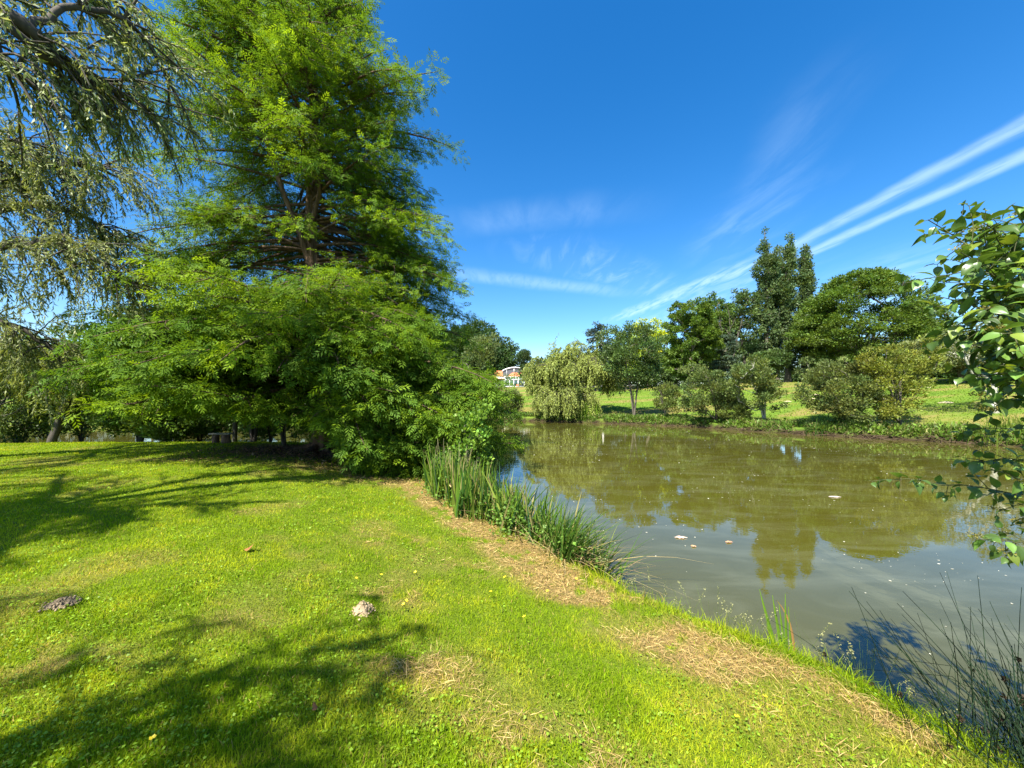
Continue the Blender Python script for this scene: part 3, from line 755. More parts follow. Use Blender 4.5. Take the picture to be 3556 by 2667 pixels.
shrub('bank_alder', 545, 15.6, 760, 1.8, 'many-stemmed dark tree leaning over the bank behind the bench', None, stems=5, ncl=90, nleaf=8000, size=.13, cr=.4, col=(.055, .11, .018), seed=14, low=.2, bark=BARK_DARK, r0=.11)
shrub('forked_tree', 614, 13.4, 800, 1.4, 'small tree with a forked dark trunk close left of the conifer trunk', None, stems=3, ncl=60, nleaf=5500, size=.12, cr=.35, col=(.07, .14, .018), seed=15, low=.5, bark=BARK_DARK, r0=.085)
shrub('bank_shrub', 40, 17.8, 815, 1.8, 'dark rounded shrub on the bank at the far left edge', None, stems=4, ncl=60, nleaf=6000, size=.12, cr=.4, col=(.04, .075, .014), seed=16, low=.1, r0=.06)
shrub('bank_shrub', 175, 17.6, 735, 2.2, 'bushy grey-green shrub on the bank just right of the leaning young willow', None, stems=6, ncl=150, nleaf=17000, size=.13, cr=.42, col=(.085, .13, .03), seed=18, low=.04, bark=BARK_DARK, r0=.06)
shrub('bank_shrub', 432, 16.8, 850, 1.5, 'low dark shrub on the bank directly behind the bench', None, stems=6, ncl=80, nleaf=8000, size=.12, cr=.38, col=(.05, .09, .016), seed=19, low=.04, bark=BARK_DARK, r0=.06)
shrub('bank_shrub', 585, 16.6, 845, 1.3, 'leafy low shrub on the bank between the many-stemmed tree and the forked tree', None, stems=6, ncl=70, nleaf=6500, size=.12, cr=.36, col=(.065, .12, .02), seed=20, low=.1, bark=BARK_DARK, r0=.05)
shrub('bank_shrub', -40, 15.5, 745, 2.3, 'big grey-green shrub at the very left edge beyond the lawn', None, stems=6, ncl=90, nleaf=10000, size=.12, cr=.4, col=(.08, .115, .03), seed=22, low=.03, bark=BARK_DARK, r0=.08)
shrub('bank_shrub', 1005, 9.6, 870, .75, 'broad-leaved yellow-green shrub tucked under the conifer at the water edge', None, stems=5, ncl=40, nleaf=2600, size=.085, cr=.28, col=(.115, .20, .025), seed=17, low=.05, r0=.03, aspect=.85, nl=4)
# far shore seen between the left-hand stems
for i, (px, d, top, hf, c) in enumerate([(-160, 50, 740, 7, dark), (20, 56, 720, 7.5, mid), (170, 60, 745, 7, dark), (330, 62, 730, 7, mid), (480, 60, 750, 6.5, dark), (640, 57, 745, 6, mid), (790, 56, 720, 6.5, dark), (930, 58, 760, 5, mid)]):
    x = V3(px, d); b = G(x, d); zt = EYE + (859 - top) / 808.7 * d; h = zt - b[2]
    tree('shore_tree', b, [(x, d, b[2] + h * .5, hf, hf * .8, h * .48), (x + hf * .4, d, b[2] + h * .35, hf * .7, hf * .6, h * .33), (x - hf * .5, d, b[2] + h * .4, hf * .6, hf * .6, h * .36)],
         'leafy tree on the far shore half hidden behind the conifer', 'tree', 'trees on the far shore behind the conifer', r0=.3, ncl=90, nleaf=7000, size=.5, cr=1.4, col=c, seed=30 + i)

# ------------------------------------------------------------------ far bank, left to right
def big(name, px, d, top, half, label, col, seed, low=.12, half_y=None, ncl=150, nleaf=16000, size=.42, cr=1.25, nl=9, group=None, r0=.4, base_off=0, taper=.0, **k):
    x = V3(px, d); b = G(x + base_off, d); zt = EYE + (859 - top) / 808.7 * d; H = zt - b[2]; rg = np.random.default_rng(seed + 3); half = half - cr * .45; hy = half_y or half; col = tuple(1.45 * q for q in col); nleaf = int(nleaf * 1.6); ncl = int(ncl * 1.3)
    cz = b[2] + H * (1 + low) / 2; hz = H * (1 - low) / 2
    lobes = [(x, d, cz, half * .8, hy * .8, hz * .97)]
    for i in range(nl):
        a = 2 * PI * i / nl + rg.uniform(-.3, .3); u = rg.uniform(-.55, .55); rr = .55 * (1 - taper * (u * .5 + .5))
        s = rg.uniform(.36, .5)
        lobes.append((x + math.cos(a) * half * rr, d + math.sin(a) * hy * rr, cz + u * hz, half * s, hy * s, hz * s))
    return tree(name, b, lobes, label, 'tree', group, r0=r0, ncl=ncl, nleaf=nleaf, size=size, cr=cr, col=col, seed=seed, **k)
big('oak', 1045, 128, 697, 13.5, 'big dark green rounded tree rising behind the house', (.032, .062, .016), 41, ncl=240, nleaf=26000, size=.7, cr=2.2)
big('oak', 945, 126, 700, 13, 'dark rounded tree left of the one behind the house, half hidden by the conifer', (.035, .065, .017), 42, ncl=200, nleaf=20000, size=.7, cr=2.2)
big('yew', 1133, 122, 752, 3.8, 'small dark tree between the house and the golden willow', (.035, .06, .02), 43, ncl=60, nleaf=6000, size=.4, cr=1.1, taper=.8)
shrub('sallow', 1032, 41.5, 728, 2.2, 'tall grey-green sallow on the far bank beside the conifer', None, stems=5, ncl=120, nleaf=13000, size=.24, cr=.7, col=(.105, .14, .045), seed=44, low=.05)
shrub('sallow', 1104, 42.0, 846, 1.3, 'low olive sallow bush on the far bank below the house', None, stems=5, ncl=70, nleaf=7000, size=.18, cr=.5, col=(.11, .14, .04), seed=45, low=.12)
shrub('sallow', 1076, 42.0, 850, .9, 'dark little bush at the water left of the low sallow', None, stems=4, ncl=40, nleaf=4000, size=.17, cr=.5, col=(.06, .095, .03), seed=46, low=.02)

def dome_willow(px, d, top, halfw, label, seed, base_px=None, lobes=None, nstr=900, low_z=.4, leaf=.22, cols=((.20, .26, .055), (.37, .43, .10))):
    x = V3(px, d); b = G(V3(base_px or px, d), d); zt = EYE + (859 - top) / 808.7 * d; H = zt - b[2]; L = [([b - (0, 0, .2), b + (0, 0, H * .22), np.array([x, d, b[2] + H * .42])], .22, .14)]
    rg = np.random.default_rng(seed); t0 = np.array([x, d, b[2] + H * .42])
    for k in range(22):
        a = 2 * PI * k * .382 + rg.uniform(-.2, .2); q = rg.uniform(.45, .95); hz = H * rg.uniform(.34, .50)
        e = t0 + np.array([math.cos(a) * halfw * q, math.sin(a) * halfw * q * .9, hz * (1 - .5 * q * q) ])
        m = t0 + (e - t0) * .5 + np.array([0, 0, H * .12]); L.append(([t0, m, e, e + (e - m) * .25 - (0, 0, .12 * H)], .08, .02))
    for k in range(5):
        a = rg.uniform(0, 2 * PI); e = t0 + np.array([math.cos(a) * halfw * .25, math.sin(a) * halfw * .25, H * .52]); L.append(([t0, t0 + (e - t0) * .5, e], .07, .02))
    return willow('golden_willow', b, L, label, strand=1.2, nstr=nstr, leaf=leaf, wid=leaf * .3, per=17, cols=cols, seed=seed, spread=1.25, sag=1.8, minz=b[2] - .1, subs=2.6, strand_r=.008)
dome_willow(1236, 40.5, 742, 4.3, 'rounded golden-green weeping willow on the far bank right of the house', 47, nstr=4600)
dome_willow(1218, 38.9, 832, 2.9, 'low golden willow mound trailing into the water in front of the taller willow', 48, nstr=2400, leaf=.19)
# blue cedar
def cedar():
    d = 66; x = V3(1290, d); b = G(x, d); root = thing('blue_cedar', b, 'blue-grey cedar with a ragged nodding top behind the golden willow', 'tree'); rg = np.random.default_rng(50)
    zt = EYE + (859 - 698) / 808.7 * d; Vt, Ft, n = [], [], 0; a = Acc()
    P = np.array([b - (0, 0, .2), b + (0, 0, 4), np.array([x, d, zt - 1.5]), np.array([x + .6, d, zt])]); V, F = tube(P - b, [.4, .3, .08, .03], 8); Vt.append(V); Ft.append(F); n = len(V)
    for k in range(90):
        z = rg.uniform(b[2] + 2, zt - .3); L = (1.2 + (zt - z) * .38) * rg.uniform(.6, 1.1); L = min(L, 4.6); az = rg.uniform(0, 2 * PI)
        Q = curve((x, d, z), (math.cos(az), math.sin(az), rg.uniform(.35, .8)), L, 7, rg.uniform(.8, 1.6), .06, rg); V, F = tube(Q - b, np.linspace(.06, .015, 8), 4); Vt.append(V); Ft.append(F + n); n += len(V)
        m = int(90 * L / 3); p, dd = sample(Q, rg.uniform(.15, 1, m)); p = p + rg.normal(size=(m, 3)) * (.25, .25, .08)
        D = unit(dd + rg.normal(size=(m, 3)) * .5 + np.array([0, 0, -.5])); S = rg.uniform(.3, .6, m)
        a.add(*scatter(LV, LF, p - b, D, unit(rg.normal(size=(m, 3)) * .4 + (0, 0, 1)), S, np.array([.065, .10, .105]) * np.exp(rg.normal(size=(m, 1)) * .25), S * .4))
    np_mesh('trunk', np.concatenate(Vt), np.concatenate(Ft), None, [BARK_DARK], root, smooth=True); a.build('crown', [LEAF], root)
cedar()
shrub('river_birch', 1369, 36.5, 692, 2.75, 'slim many-stemmed birch-like tree at the far water edge', None, stems=7, ncl=150, nleaf=13000, size=.2, cr=.62, col=(.07, .115, .03), seed=51, low=.19, bark=BARK, r0=.11, nl=7)
big('golden_robinia', 1402, 68, 683, 3.9, 'bright yellow-green tree peeking out behind the birch', (.27, .32, .02), 52, ncl=60, nleaf=5200, size=.35, cr=.9, low=.2, r0=.2, nl=6)
big('golden_robinia', 1352, 66, 715, 3.0, 'lower bright yellow-green tree just left of the birch top', (.2, .27, .025), 53, ncl=40, nleaf=3500, size=.35, cr=.9, low=.2, r0=.2, nl=5)
big('hornbeam', 1492, 62, 650, 5.4, 'dense dark green egg-shaped tree right of the yellow-green one', (.062, .105, .014), 54, ncl=260, nleaf=26000, size=.30, cr=.62, nl=10, low=.06, r0=.4, taper=.35, hue=(.10, .16, .02), cvar=.15)
big('maple', 1545, 72, 632, 4.2, 'mid-green tree behind the dense dark one, its top a small point', mid, 55, ncl=110, nleaf=10000, size=.36, cr=.9, low=.15)
big('maple', 1597, 70, 622, 4.2, 'loose blue-green tree left of the poplars', (.055, .09, .028), 56, ncl=110, nleaf=9500, size=.36, cr=.9, low=.1)
big('spruce', 1568, 64, 716, 2.6, 'small blue-grey spruce in front of the poplars', (.06, .09, .06), 57, ncl=80, nleaf=7000, size=.3, cr=.6, low=.0, taper=.95, nl=12, flat=.4)
def dead_tree():
    d = 67; x = V3(1568, d); b = G(x, d); root = thing('dead_tree', b, 'bare grey dead branches sticking up left of the poplars', 'tree'); rg = np.random.default_rng(58)
    Vt, Ft, n = [], [], 0
    def put(P, r):
        nonlocal n; V, F = tube(P - b, r, 5); Vt.append(V); Ft.append(F + n); n += len(V)
    for k in range(5):
        P = curve(b + (0, -1.0 - .1 * k, -.1), (rg.uniform(-.15, .2), 0, 1), rg.uniform(11, 14.5), 12, 0, .04, rg); put(P, np.linspace(.08, .012, 13))
        for j in range(6):
            q, dd = sample(P, np.array([rg.uniform(.5, .95)])); put(curve(q[0], dd[0] + rg.normal(size=3) * .35, rg.uniform(1, 2.5), 5, 0, .06, rg), np.linspace(.04, .01, 6))
    np_mesh('trunk', np.concatenate(Vt), np.concatenate(Ft), None, [BARK], root, smooth=True)
dead_tree()
def poplar(px, d, top, half, label, seed, col=(.060, .094, .034), low=.12, **k):
    x = V3(px, d); b = G(x, d); zt = EYE + (859 - top) / 808.7 * d; H = zt - b[2]; rg = np.random.default_rng(seed); lobes = []; half -= .55; H *= 1.03; col = tuple(1.5 * q for q in col)
    for i in range(13):
        t = low + (1 - low) * (i + .5) / 13; w_ = half * min(1, (1.04 - t) * 4.0) * (0.6 if t < .3 else 1) * rg.uniform(.75, 1.15)
        lobes.append((x + rg.uniform(-.3, .3) * half, d + rg.uniform(-.3, .3) * half, b[2] + H * t * .985, w_, w_, H / 13 * .9))
    st = [[b + (0, 0, H * t) - (0, 0, .2 * (t == 0)) for t in np.linspace(0, .95, 14)]]
    return tree('poplar', b, lobes, label, 'tree', 'poplars on the rise', r0=.45, stems=st, ncl=260, nleaf=21000, size=.33, cr=.58, col=col, seed=seed, flat=1.1, shell=.4, bark=BARK, upward=.3, **k)
poplar(1656, 70, 514, 2.5, 'broadest and tallest poplar, leftmost of the poplar row', 61)
poplar(1677, 73, 542, 1.9, 'poplar with a lower blunt top, second from the left in the poplar row', 62)
poplar(1702, 70, 522, 1.9, 'narrow tall poplar, third from the left in the poplar row', 63)
poplar(1737, 71, 538, 1.65, 'slim poplar standing a little apart at the right end of the poplar row', 64, low=.3)
big('maple', 1655, 66, 760, 3.5, 'low leafy tree around the feet of the poplars', (.05, .085, .022), 65, ncl=80, nleaf=8000, size=.34, cr=.9, low=.12, nl=7)
# wide layered tree
def layered(px, d, top, half, label, seed, name='walnut', ncl=150, nleaf=24000, size=.36):
    x = V3(px, d); b = G(x, d); zt = EYE + (859 - top) / 808.7 * d; H = zt - b[2]; rg = np.random.default_rng(seed); cs = []
    while len(cs) < ncl:
        a = rg.uniform(0, 2 * PI); u = rg.random() ** .5; zz = rg.random()
        prof = math.sqrt(max(0, 1 - (zz * .98) ** 2.4)) * (1 if zz > .18 else .8)
        r = half * prof * (u * .6 + .4); cs.append((x + math.cos(a) * r, d + math.sin(a) * r * .8, b[2] + H * (.18 + .80 * zz)))
    cs = np.array(cs); ctr = np.array([x, d, b[2] + H * .3])
    st = [[b - (0, 0, .2), b + (0, 0, H * .12), b + (0, 0, H * .24)]]
    for k in range(6):
        a = k * PI / 3 + rg.uniform(-.3, .3); e = b + np.array([math.cos(a) * half * .4, math.sin(a) * half * .35, H * .58]); o = b + (0, 0, H * .2)
        st.append([o + (e - o) * t for t in (.25, .5, .75, 1)])
    root = thing(name, b, label, 'tree'); ch = skeleton(b, cs, st, .42, seed=seed, bend=.12); V, F = limbs_mesh(ch, b, 5, .4); np_mesh('trunk', V, F, None, [BARK_DARK], root, smooth=True)
    V, F, c = leaf_cloud(cs, ctr, nleaf, size, 1.15, (.10, .165, .025), .2, .5, .9, .5, .1, seed + 1, None, .14); np_mesh('crown', V - b, F, c, [LEAF], root)
layered(1862, 62, 590, 10.6, 'wide spreading tree with layered dark green foliage right of the poplars', 70, ncl=560, nleaf=80000)
layered(1998, 64, 648, 4.6, 'smaller spreading tree adjoining the right side of the wide one', 71, ncl=130, nleaf=19000)
big('maple', 1775, 66, 640, 3.6, 'mid-green tree filling the gap between poplars and the wide tree', (.055, .095, .02), 72, ncl=90, nleaf=9000, size=.34, cr=.9, low=.05)
# trees and shrubs on the right-hand bank
sallow = (.105, .135, .032)
shrub('sallow', 1437, 34.5, 817, 1.45, 'smallest olive sallow on a thin stem, right of the birch', None, stems=3, ncl=45, nleaf=4200, size=.14, cr=.38, col=sallow, seed=80, low=.16, r0=.06, cat='tree')
shrub('sallow', 1549, 31.0, 786, 2.4, 'olive sallow leaning left over the water on a dark stem', None, stems=5, ncl=100, nleaf=9000, size=.15, cr=.45, col=(.095, .13, .034), seed=81, low=.08, lean=-.8, r0=.1)
shrub('sallow', 1652, 28.6, 770, 2.1, 'olive sallow with pale leaning stems, right of the dark-stemmed one', None, stems=4, ncl=90, nleaf=8500, size=.15, cr=.42, col=(.10, .135, .034), seed=82, low=.1, lean=-.9, r0=.09, bark=BARK_PALE)
shrub('sallow', 1590, 29.6, 870, 1.0, 'small bushy sallow at the foot of the two leaning ones', None, stems=4, ncl=35, nleaf=3300, size=.13, cr=.35, col=sallow, seed=83, low=.03, r0=.04)
shrub('sallow', 1822, 25.3, 768, 2.7, 'broad round olive sallow bush spreading from a forked stem', None, stems=5, ncl=130, nleaf=14000, size=.14, cr=.45, col=(.10, .13, .034), seed=84, low=.02, lean=-.3, r0=.1, nl=7)
shrub('sallow', 1945, 23.6, 742, 2.25, 'yellowish-green upright sallow, brightest and rightmost of the bank bushes', None, stems=5, ncl=130, nleaf=14000, size=.13, cr=.42, col=(.145, .17, .026), seed=85, low=.04, lean=-.5, r0=.1, nl=7)
big('spreading_hawthorn', 2075, 42, 712, 5.3, 'pale grey-green spreading tree behind the bank bushes at the right', (.13, .155, .062), 86, ncl=170, nleaf=20000, size=.24, cr=.8, low=.16, r0=.25, nl=10, flat=.45, cvar=.2)
big('spreading_hawthorn', 2200, 40, 716, 4.6, 'pale grey-green tree at the right edge behind the near branch', (.115, .145, .05), 87, ncl=130, nleaf=14000, size=.24, cr=.8, low=.14, r0=.25, nl=9, flat=.45, cvar=.2)
def lichen_tree():
    d = 25.0; x = V3(2150, d); b = G(x, d); H = 7.0; rg = np.random.default_rng(88)
    st = [[b - (0, 0, .2), b + (-.12, 0, 1.0), b + (-.1, 0, 2.0), b + (-.05, 0, 3.2)], [b + (-.12, 0, 1.1), b + (-1.0, -.1, 1.6), b + (-1.9, -.2, 2.8), b + (-2.4, -.3, 3.8)], [b + (-.1, 0, 2.0), b + (-.8, .2, 2.7), b + (-1.3, .3, 3.6)], [b + (-.08, 0, 2.6), b + (.6, .2, 3.2), b + (1.4, .3, 3.7)]]
    tree('ash_tree', b, [(x, d, b[2] + 5.0, 3.0, 2.6, 1.7), (x - 1.6, d, b[2] + 4.5, 1.6, 1.6, 1.1), (x + 1.6, d, b[2] + 4.6, 1.6, 1.6, 1.1)], 'thin tree with a pale lichen-spotted trunk and wiry twigs at the right bank', 'tree', r0=.15, stems=st, ncl=150,
         nleaf=5200, size=.13, cr=.5, col=(.12, .15, .045), seed=88, bark=BARK_PALE, flare=.3, flat=.5)
lichen_tree()
# dark hedge closing the view at the right, woods beyond everything
for i, (px, d, top, hf) in enumerate([(2010, 78, 760, 7), (2130, 74, 752, 7), (2250, 70, 748, 7), (2380, 66, 745, 7)]):
    big('hedge_tree', px, d, top, hf, 'dark leafy tree in the belt along the lane at the right', dark, 90 + i, ncl=110, nleaf=9000, size=.45, cr=1.2, low=.0, group='trees along the lane at the right')
for i, (px, d, top, hf) in enumerate([(1180, 100, 775, 8), (1262, 96, 762, 8), (1330, 92, 770, 6), (1440, 88, 760, 7), (1530, 88, 740, 7), (1620, 90, 730, 7), (1735, 95, 800, 4.5), (1800, 92, 735, 8), (1900, 90, 735, 8), (2000, 90, 740, 7), (860, 95, 740, 9), (760, 95, 745, 9)]):
    big('wood_tree', px, d, top, hf, 'dark tree in the belt closing the view behind the park lawn', (.036, .065, .02), 110 + i, ncl=90, nleaf=7000, size=.55, cr=1.5, low=.0, group='trees in the belt behind the park lawn', nl=6)

def hedge(name, x0, x1, y, h, label, seed, col):
    rg = np.random.default_rng(seed); n = int((x1 - x0) * 260); x = rg.uniform(x0, x1, n); yy = y + rg.normal(size=n) * 1.2; hh = h * (.75 + .5 * fbm(x, x * 0, .12, seed, 3)); z0 = ground_all(x, yy)[0]
    P = np.column_stack([x, yy, z0 + hh * rg.random(n) ** .8]); b = np.array([(x0 + x1) / 2, y, gz((x0 + x1) / 2, y)]); S = rg.uniform(.3, .7, n)
    V, F, c = scatter(LV, LF, P - b, rvec(n, rg), rvec(n, rg) + (0, 0, .6), S, np.array(col) * np.exp(rg.normal(size=(n, 1)) * .25), S * .6); o = np_mesh(name, V, F, c, [LEAF]); o.location = b; tag(o, label, 'hedge')
hedge('hedge', 14, 120, 99, 4.5, 'long dark hedge behind the trees closing the park lawn at the right', 140, (.045, .075, .022))
hedge('hedge', -75, -9, 117, 5, 'dark hedge far behind the pond at the left, beyond the conifer', 141, (.045, .08, .022))
# ------------------------------------------------------------------ house
def boxes(bs):
    """list of (x0,x1,y0,y1,z0,z1)"""
    V, F = [], []
    for (x0, x1, y0, y1, z0, z1) in bs:
        k = len(V); V += [(x0, y0, z0), (x1, y0, z0), (x1, y1, z0), (x0, y1, z0), (x0, y0, z1), (x1, y0, z1), (x1, y1, z1), (x0, y1, z1)]
        F += [[k, k + 3, k + 2, k + 1], [k + 4, k + 5, k + 6, k + 7], [k, k + 1, k + 5, k + 4], [k + 1, k + 2, k + 6, k + 5], [k + 2, k + 3, k + 7, k + 6], [k + 3, k, k + 4, k + 7]]
    return np.array(V, float), np.array(F)
def part(name, bs, m, parent, bevel=0.0):
    V, F = boxes(bs); o = np_mesh(name, V, F, None, [m], parent)
    if bevel:
        b = o.modifiers.new('bevel', 'BEVEL'); b.width = bevel; b.segments = 2
    return o
WHITE = mat_plain('white_paint', (.8, .8, .78), .5, .05)
PLASTER = mat_plain('cream_render', (.55, .50, .43), .8, .08)
PANEL = mat_plain('grey_cladding', (.10, .10, .11), .4, .2)
def mat_tiles():
    m = bpy.data.materials.new('orange_roof_tiles'); m.use_nodes = True; t = NB(m.node_tree); t.N.clear(); tcn = t.N.new('ShaderNodeTexCoord')
    br = t.N.new('ShaderNodeTexBrick'); t.L.new(t.mapping(tcn.outputs['Object'], rot=(PI / 2, 0, 0)), br.inputs[0]); br.inputs['Scale'].default_value = 3.5
    br.inputs['Color1'].default_value = (.62, .17, .06, 1); br.inputs['Color2'].default_value = (.50, .13, .045, 1); br.inputs['Mortar'].default_value = (.25, .07, .03, 1); br.inputs['Mortar Size'].default_value = .03
    n = t.noise(tcn.outputs['Object'], 2.5, 4); c = t.mix(t.m('MULTIPLY', n, .5), br.outputs[0], (.60, .24, .10, 1))
    p = t.N.new('ShaderNodeBsdfPrincipled'); t.L.new(c, p.inputs['Base Color']); p.inputs['Roughness'].default_value = .8
    o = t.N.new('ShaderNodeOutputMaterial'); t.L.new(p.outputs[0], o.inputs[0]); return m
TILES = mat_tiles()
GLASS = mat_plain('dark_window_glass', (.05, .09, .08), .06, .3, 1.0, spec=.8)
def house():
    d = 108.0; hx = V3(1111, d); b = G(hx, d); b[2] += .1
    root = thing('house', b, 'white house with curved roof, orange tiles and glazed sunroom far across the pond', 'house')
    # sunroom in front: posts, glass, sill, slanted glazed roof
    part('window', [(-2.62, 2.85, -.02, .02, .25, 1.95)], GLASS, root)
    fr = part('window_frame', [(x - .09, x + .09, -.12, .08, 0, 2.0) for x in (-2.7, -1.35, -.15, 1.1, 2.85)] + [(x - .04, x + .04, -.08, .06, .22, 2.0) for x in (-2.0,)] + [(-2.7, 2.9, -.1, .06, .1, .24), (-2.85, 3.05, -.16, .1, 1.98, 2.14)], WHITE, root)
    V = []; F = []
    bars = np.linspace(-2.7, 2.85, 8)
    for xb in bars:
        k = len(V); 
        for (y, z) in ((-.1, 2.14), (1.5, 3.0)):
            V += [(xb - .07, y, z), (xb + .07, y, z), (xb + .07, y, z + .1), (xb - .07, y, z + .1)]
        F += [[k, k + 1, k + 2, k + 3], [k + 7, k + 6, k + 5, k + 4], [k, k + 4, k + 5, k + 1], [k + 1, k + 5, k + 6, k + 2], [k + 2, k + 6, k + 7, k + 3], [k + 3, k + 7, k + 4, k]]
    np_mesh('roof_bar', np.array(V), np.array(F), None, [WHITE], root)
    np_mesh('sunroom_roof', np.array([(-2.8, -.1, 2.16), (2.95, -.1, 2.16), (2.95, 1.5, 3.02), (-2.8, 1.5, 3.02)]), np.array([[0, 1, 2, 3]]), None, [GLASS], root)
    part('sunroom_wall', [(-2.8, -2.6, .1, 1.5, 0, 2.1), (2.8, 2.95, .1, 1.5, 0, 2.1), (-2.6, 2.8, .1, 1.4, -.3, .09)], PLASTER, root)
    # main volume under the vaulted roof
    part('wall', [(-5.2, 9.5, 1.52, 10, -.4, 3.2), (-3.2, 3.55, 3.2, 9.5, 3.2, 4.4)], PLASTER, root)
    # orange tiled hip roof between sunroom and gable window
    V = np.array([(-1.9, 1.45, 3.05), (5.4, 1.45, 3.05), (4.4, 3.1, 4.35), (-.7, 3.1, 4.35), (-1.9, 3.15, 3.05), (5.4, 3.15, 3.05)]); np_mesh('tiled_roof', V, [np.array([[0, 1, 2, 3]]), np.array([[0, 3, 4], [1, 5, 2]])], None, [TILES], root)
    V = np.array([(-6.2, 1.2, 2.4), (-1.95, 1.2, 2.4), (-2.8, 3.1, 3.35), (-5.8, 3.1, 3.35), (-6.2, 3.15, 2.3), (-1.95, 3.15, 2.3)]); np_mesh('tiled_roof', V, [np.array([[0, 1, 2, 3]]), np.array([[0, 3, 4], [1, 5, 2]])], None, [TILES], root)
    V = np.array([(-6.6, 4.5, 4.0), (-3.3, 4.5, 4.0), (-3.3, 7, 5.2), (-6.0, 7, 5.2), (-6.6, 4.5, 3.3), (-3.3, 4.5, 3.3)]); np_mesh('tiled_roof', V, np.array([[0, 1, 2, 3], [4, 5, 1, 0]]), None, [TILES], root)
    # vaulted gable: window under a curved white roof edge
    xs = np.linspace(-3.4, 3.75, 25); arc = lambda x: 4.75 + 1.05 * (1 - ((x - .15) / 3.6) ** 2)
    n = len(xs); V = [(x, 3.12, 4.1 if x > -1.4 else 3.3 + .0 * x) for x in xs] + [(x, 3.12, arc(x) - .05) for x in xs]; F = [[i, i + 1, n + i + 1, n + i] for i in range(n - 1)]
    np_mesh('gable_wall', np.array(V), np.array(F), None, [PANEL], root)
    V = []; F = []
    for x in xs: V += [(x * 1.06, 2.85, arc(x) - .06), (x * 1.06, 2.85, arc(x) + .24), (x * 1.06, 9.6, arc(x) + .24), (x * 1.06, 9.6, arc(x) - .06)]
    for i in range(n - 1):
        for j in range(4): F.append([4 * i + j, 4 * i + (j + 1) % 4, 4 * i + 4 + (j + 1) % 4, 4 * i + 4 + j])
    F += [[0, 3, 2, 1], [4 * n - 4, 4 * n - 3, 4 * n - 2, 4 * n - 1]]
    np_mesh('curved_roof', np.array(V), np.array(F), None, [WHITE], root, smooth=False)
    for q in [(-.15, .02, 3.0, 3.1, 4.1, 5.75), (1.95, 2.05, 3.0, 3.1, 4.1, 5.4), (-2.3, -2.22, 3.0, 3.1, 3.4, 5.2), (-.2, 3.6, 2.98, 3.08, 4.02, 4.14)]: part('gable_bar', [q], WHITE, root)
    t = thing('garden_chair', G(hx + .9, d - 2.2), 'orange garden seat on the grass in front of the sunroom', 'chair')
    OR = mat_plain('orange_cushion', (.62, .2, .08), .7)
    part('seat', [(-.3, .3, -.25, .25, .38, .5)], OR, t, .03); part('backrest', [(-.3, .3, .2, .3, .5, .85)], OR, t, .03)
    for sx in (-.26, .26):
        for sy in (-.2, .22): part('leg', [(sx - .025, sx + .025, sy - .025, sy + .025, -.02, .38)], OR, t)
house()
def statue():
    """slender white garden figure seen in the gap between willow and birch"""
    d = 80; x = V3(1303, d); b = G(x, d); V = []; prof = [(-.2, .5), (.25, .5), (.26, .38), (.7, .36), (.72, .26), (1.3, .24), (1.7, .3), (2.0, .24), (2.3, .3), (2.5, .12), (2.6, .16), (2.8, .17), (2.95, .1), (3.0, .02)]
    an = np.linspace(0, 2 * PI, 16, endpoint=False)
    for z, r in prof:
        for a in an: V.append((r * .7 * math.cos(a) * (1 + .12 * math.sin(z * 5)), r * math.sin(a) * .6, z * .75))
    n = len(prof); i = np.arange(n - 1)[:, None] * 16; j = np.arange(16)[None]; j2 = (j + 1) % 16
    o = np_mesh('garden_statue', np.array(V), np.stack([i + j, i + j2, i + 16 + j2, i + 16 + j], -1).reshape(-1, 4), None, [mat_plain('weathered_white_stone', (.5, .48, .43), .8, .2, 3)], None, smooth=True); o.location = b
    tag(o, 'pale white figure standing between the golden willow and the birch', 'statue')
statue()
# lane along the top of the park lawn
def lane():
    xs = np.linspace(12, 75, 140); V = []; 
    def yc(x): return 62 - 0.0 * x
    # follow the contour 37 m behind the far shore
    ys = np.linspace(30, 75, 160); pts = []
    for x in xs:
        df = ground_all(np.full(160, x), ys)[2]; k = int(np.argmin(np.abs(df - 46))); pts.append((x, ys[k]))
    pts = np.array(pts); k = np.ones(15) / 15; py = np.convolve(np.pad(pts[:, 1], 7, 'edge'), k, 'valid')
    P = np.stack([pts[:, 0], py], -1); T = unit(np.gradient(P, axis=0)); N = np.stack([-T[:, 1], T[:, 0]], -1)
    for s in (-1.6, -.5, .5, 1.6):
        q = P + N * s; V.append(np.stack([q[:, 0], q[:, 1], ground_all(q[:, 0], q[:, 1])[0] + .10], -1))
    n = len(xs); V = np.concatenate(V); F = np.concatenate([np.stack([np.arange(n - 1) + a * n, np.arange(1, n) + a * n, np.arange(1, n) + (a + 1) * n, np.arange(n - 1) + (a + 1) * n], -1) for a in range(3)])
    o = np_mesh('lane', V, F, None, [mat_plain('asphalt', (.075, .073, .07), .9, .25, 8)]); tag(o, kind='structure')
lane()
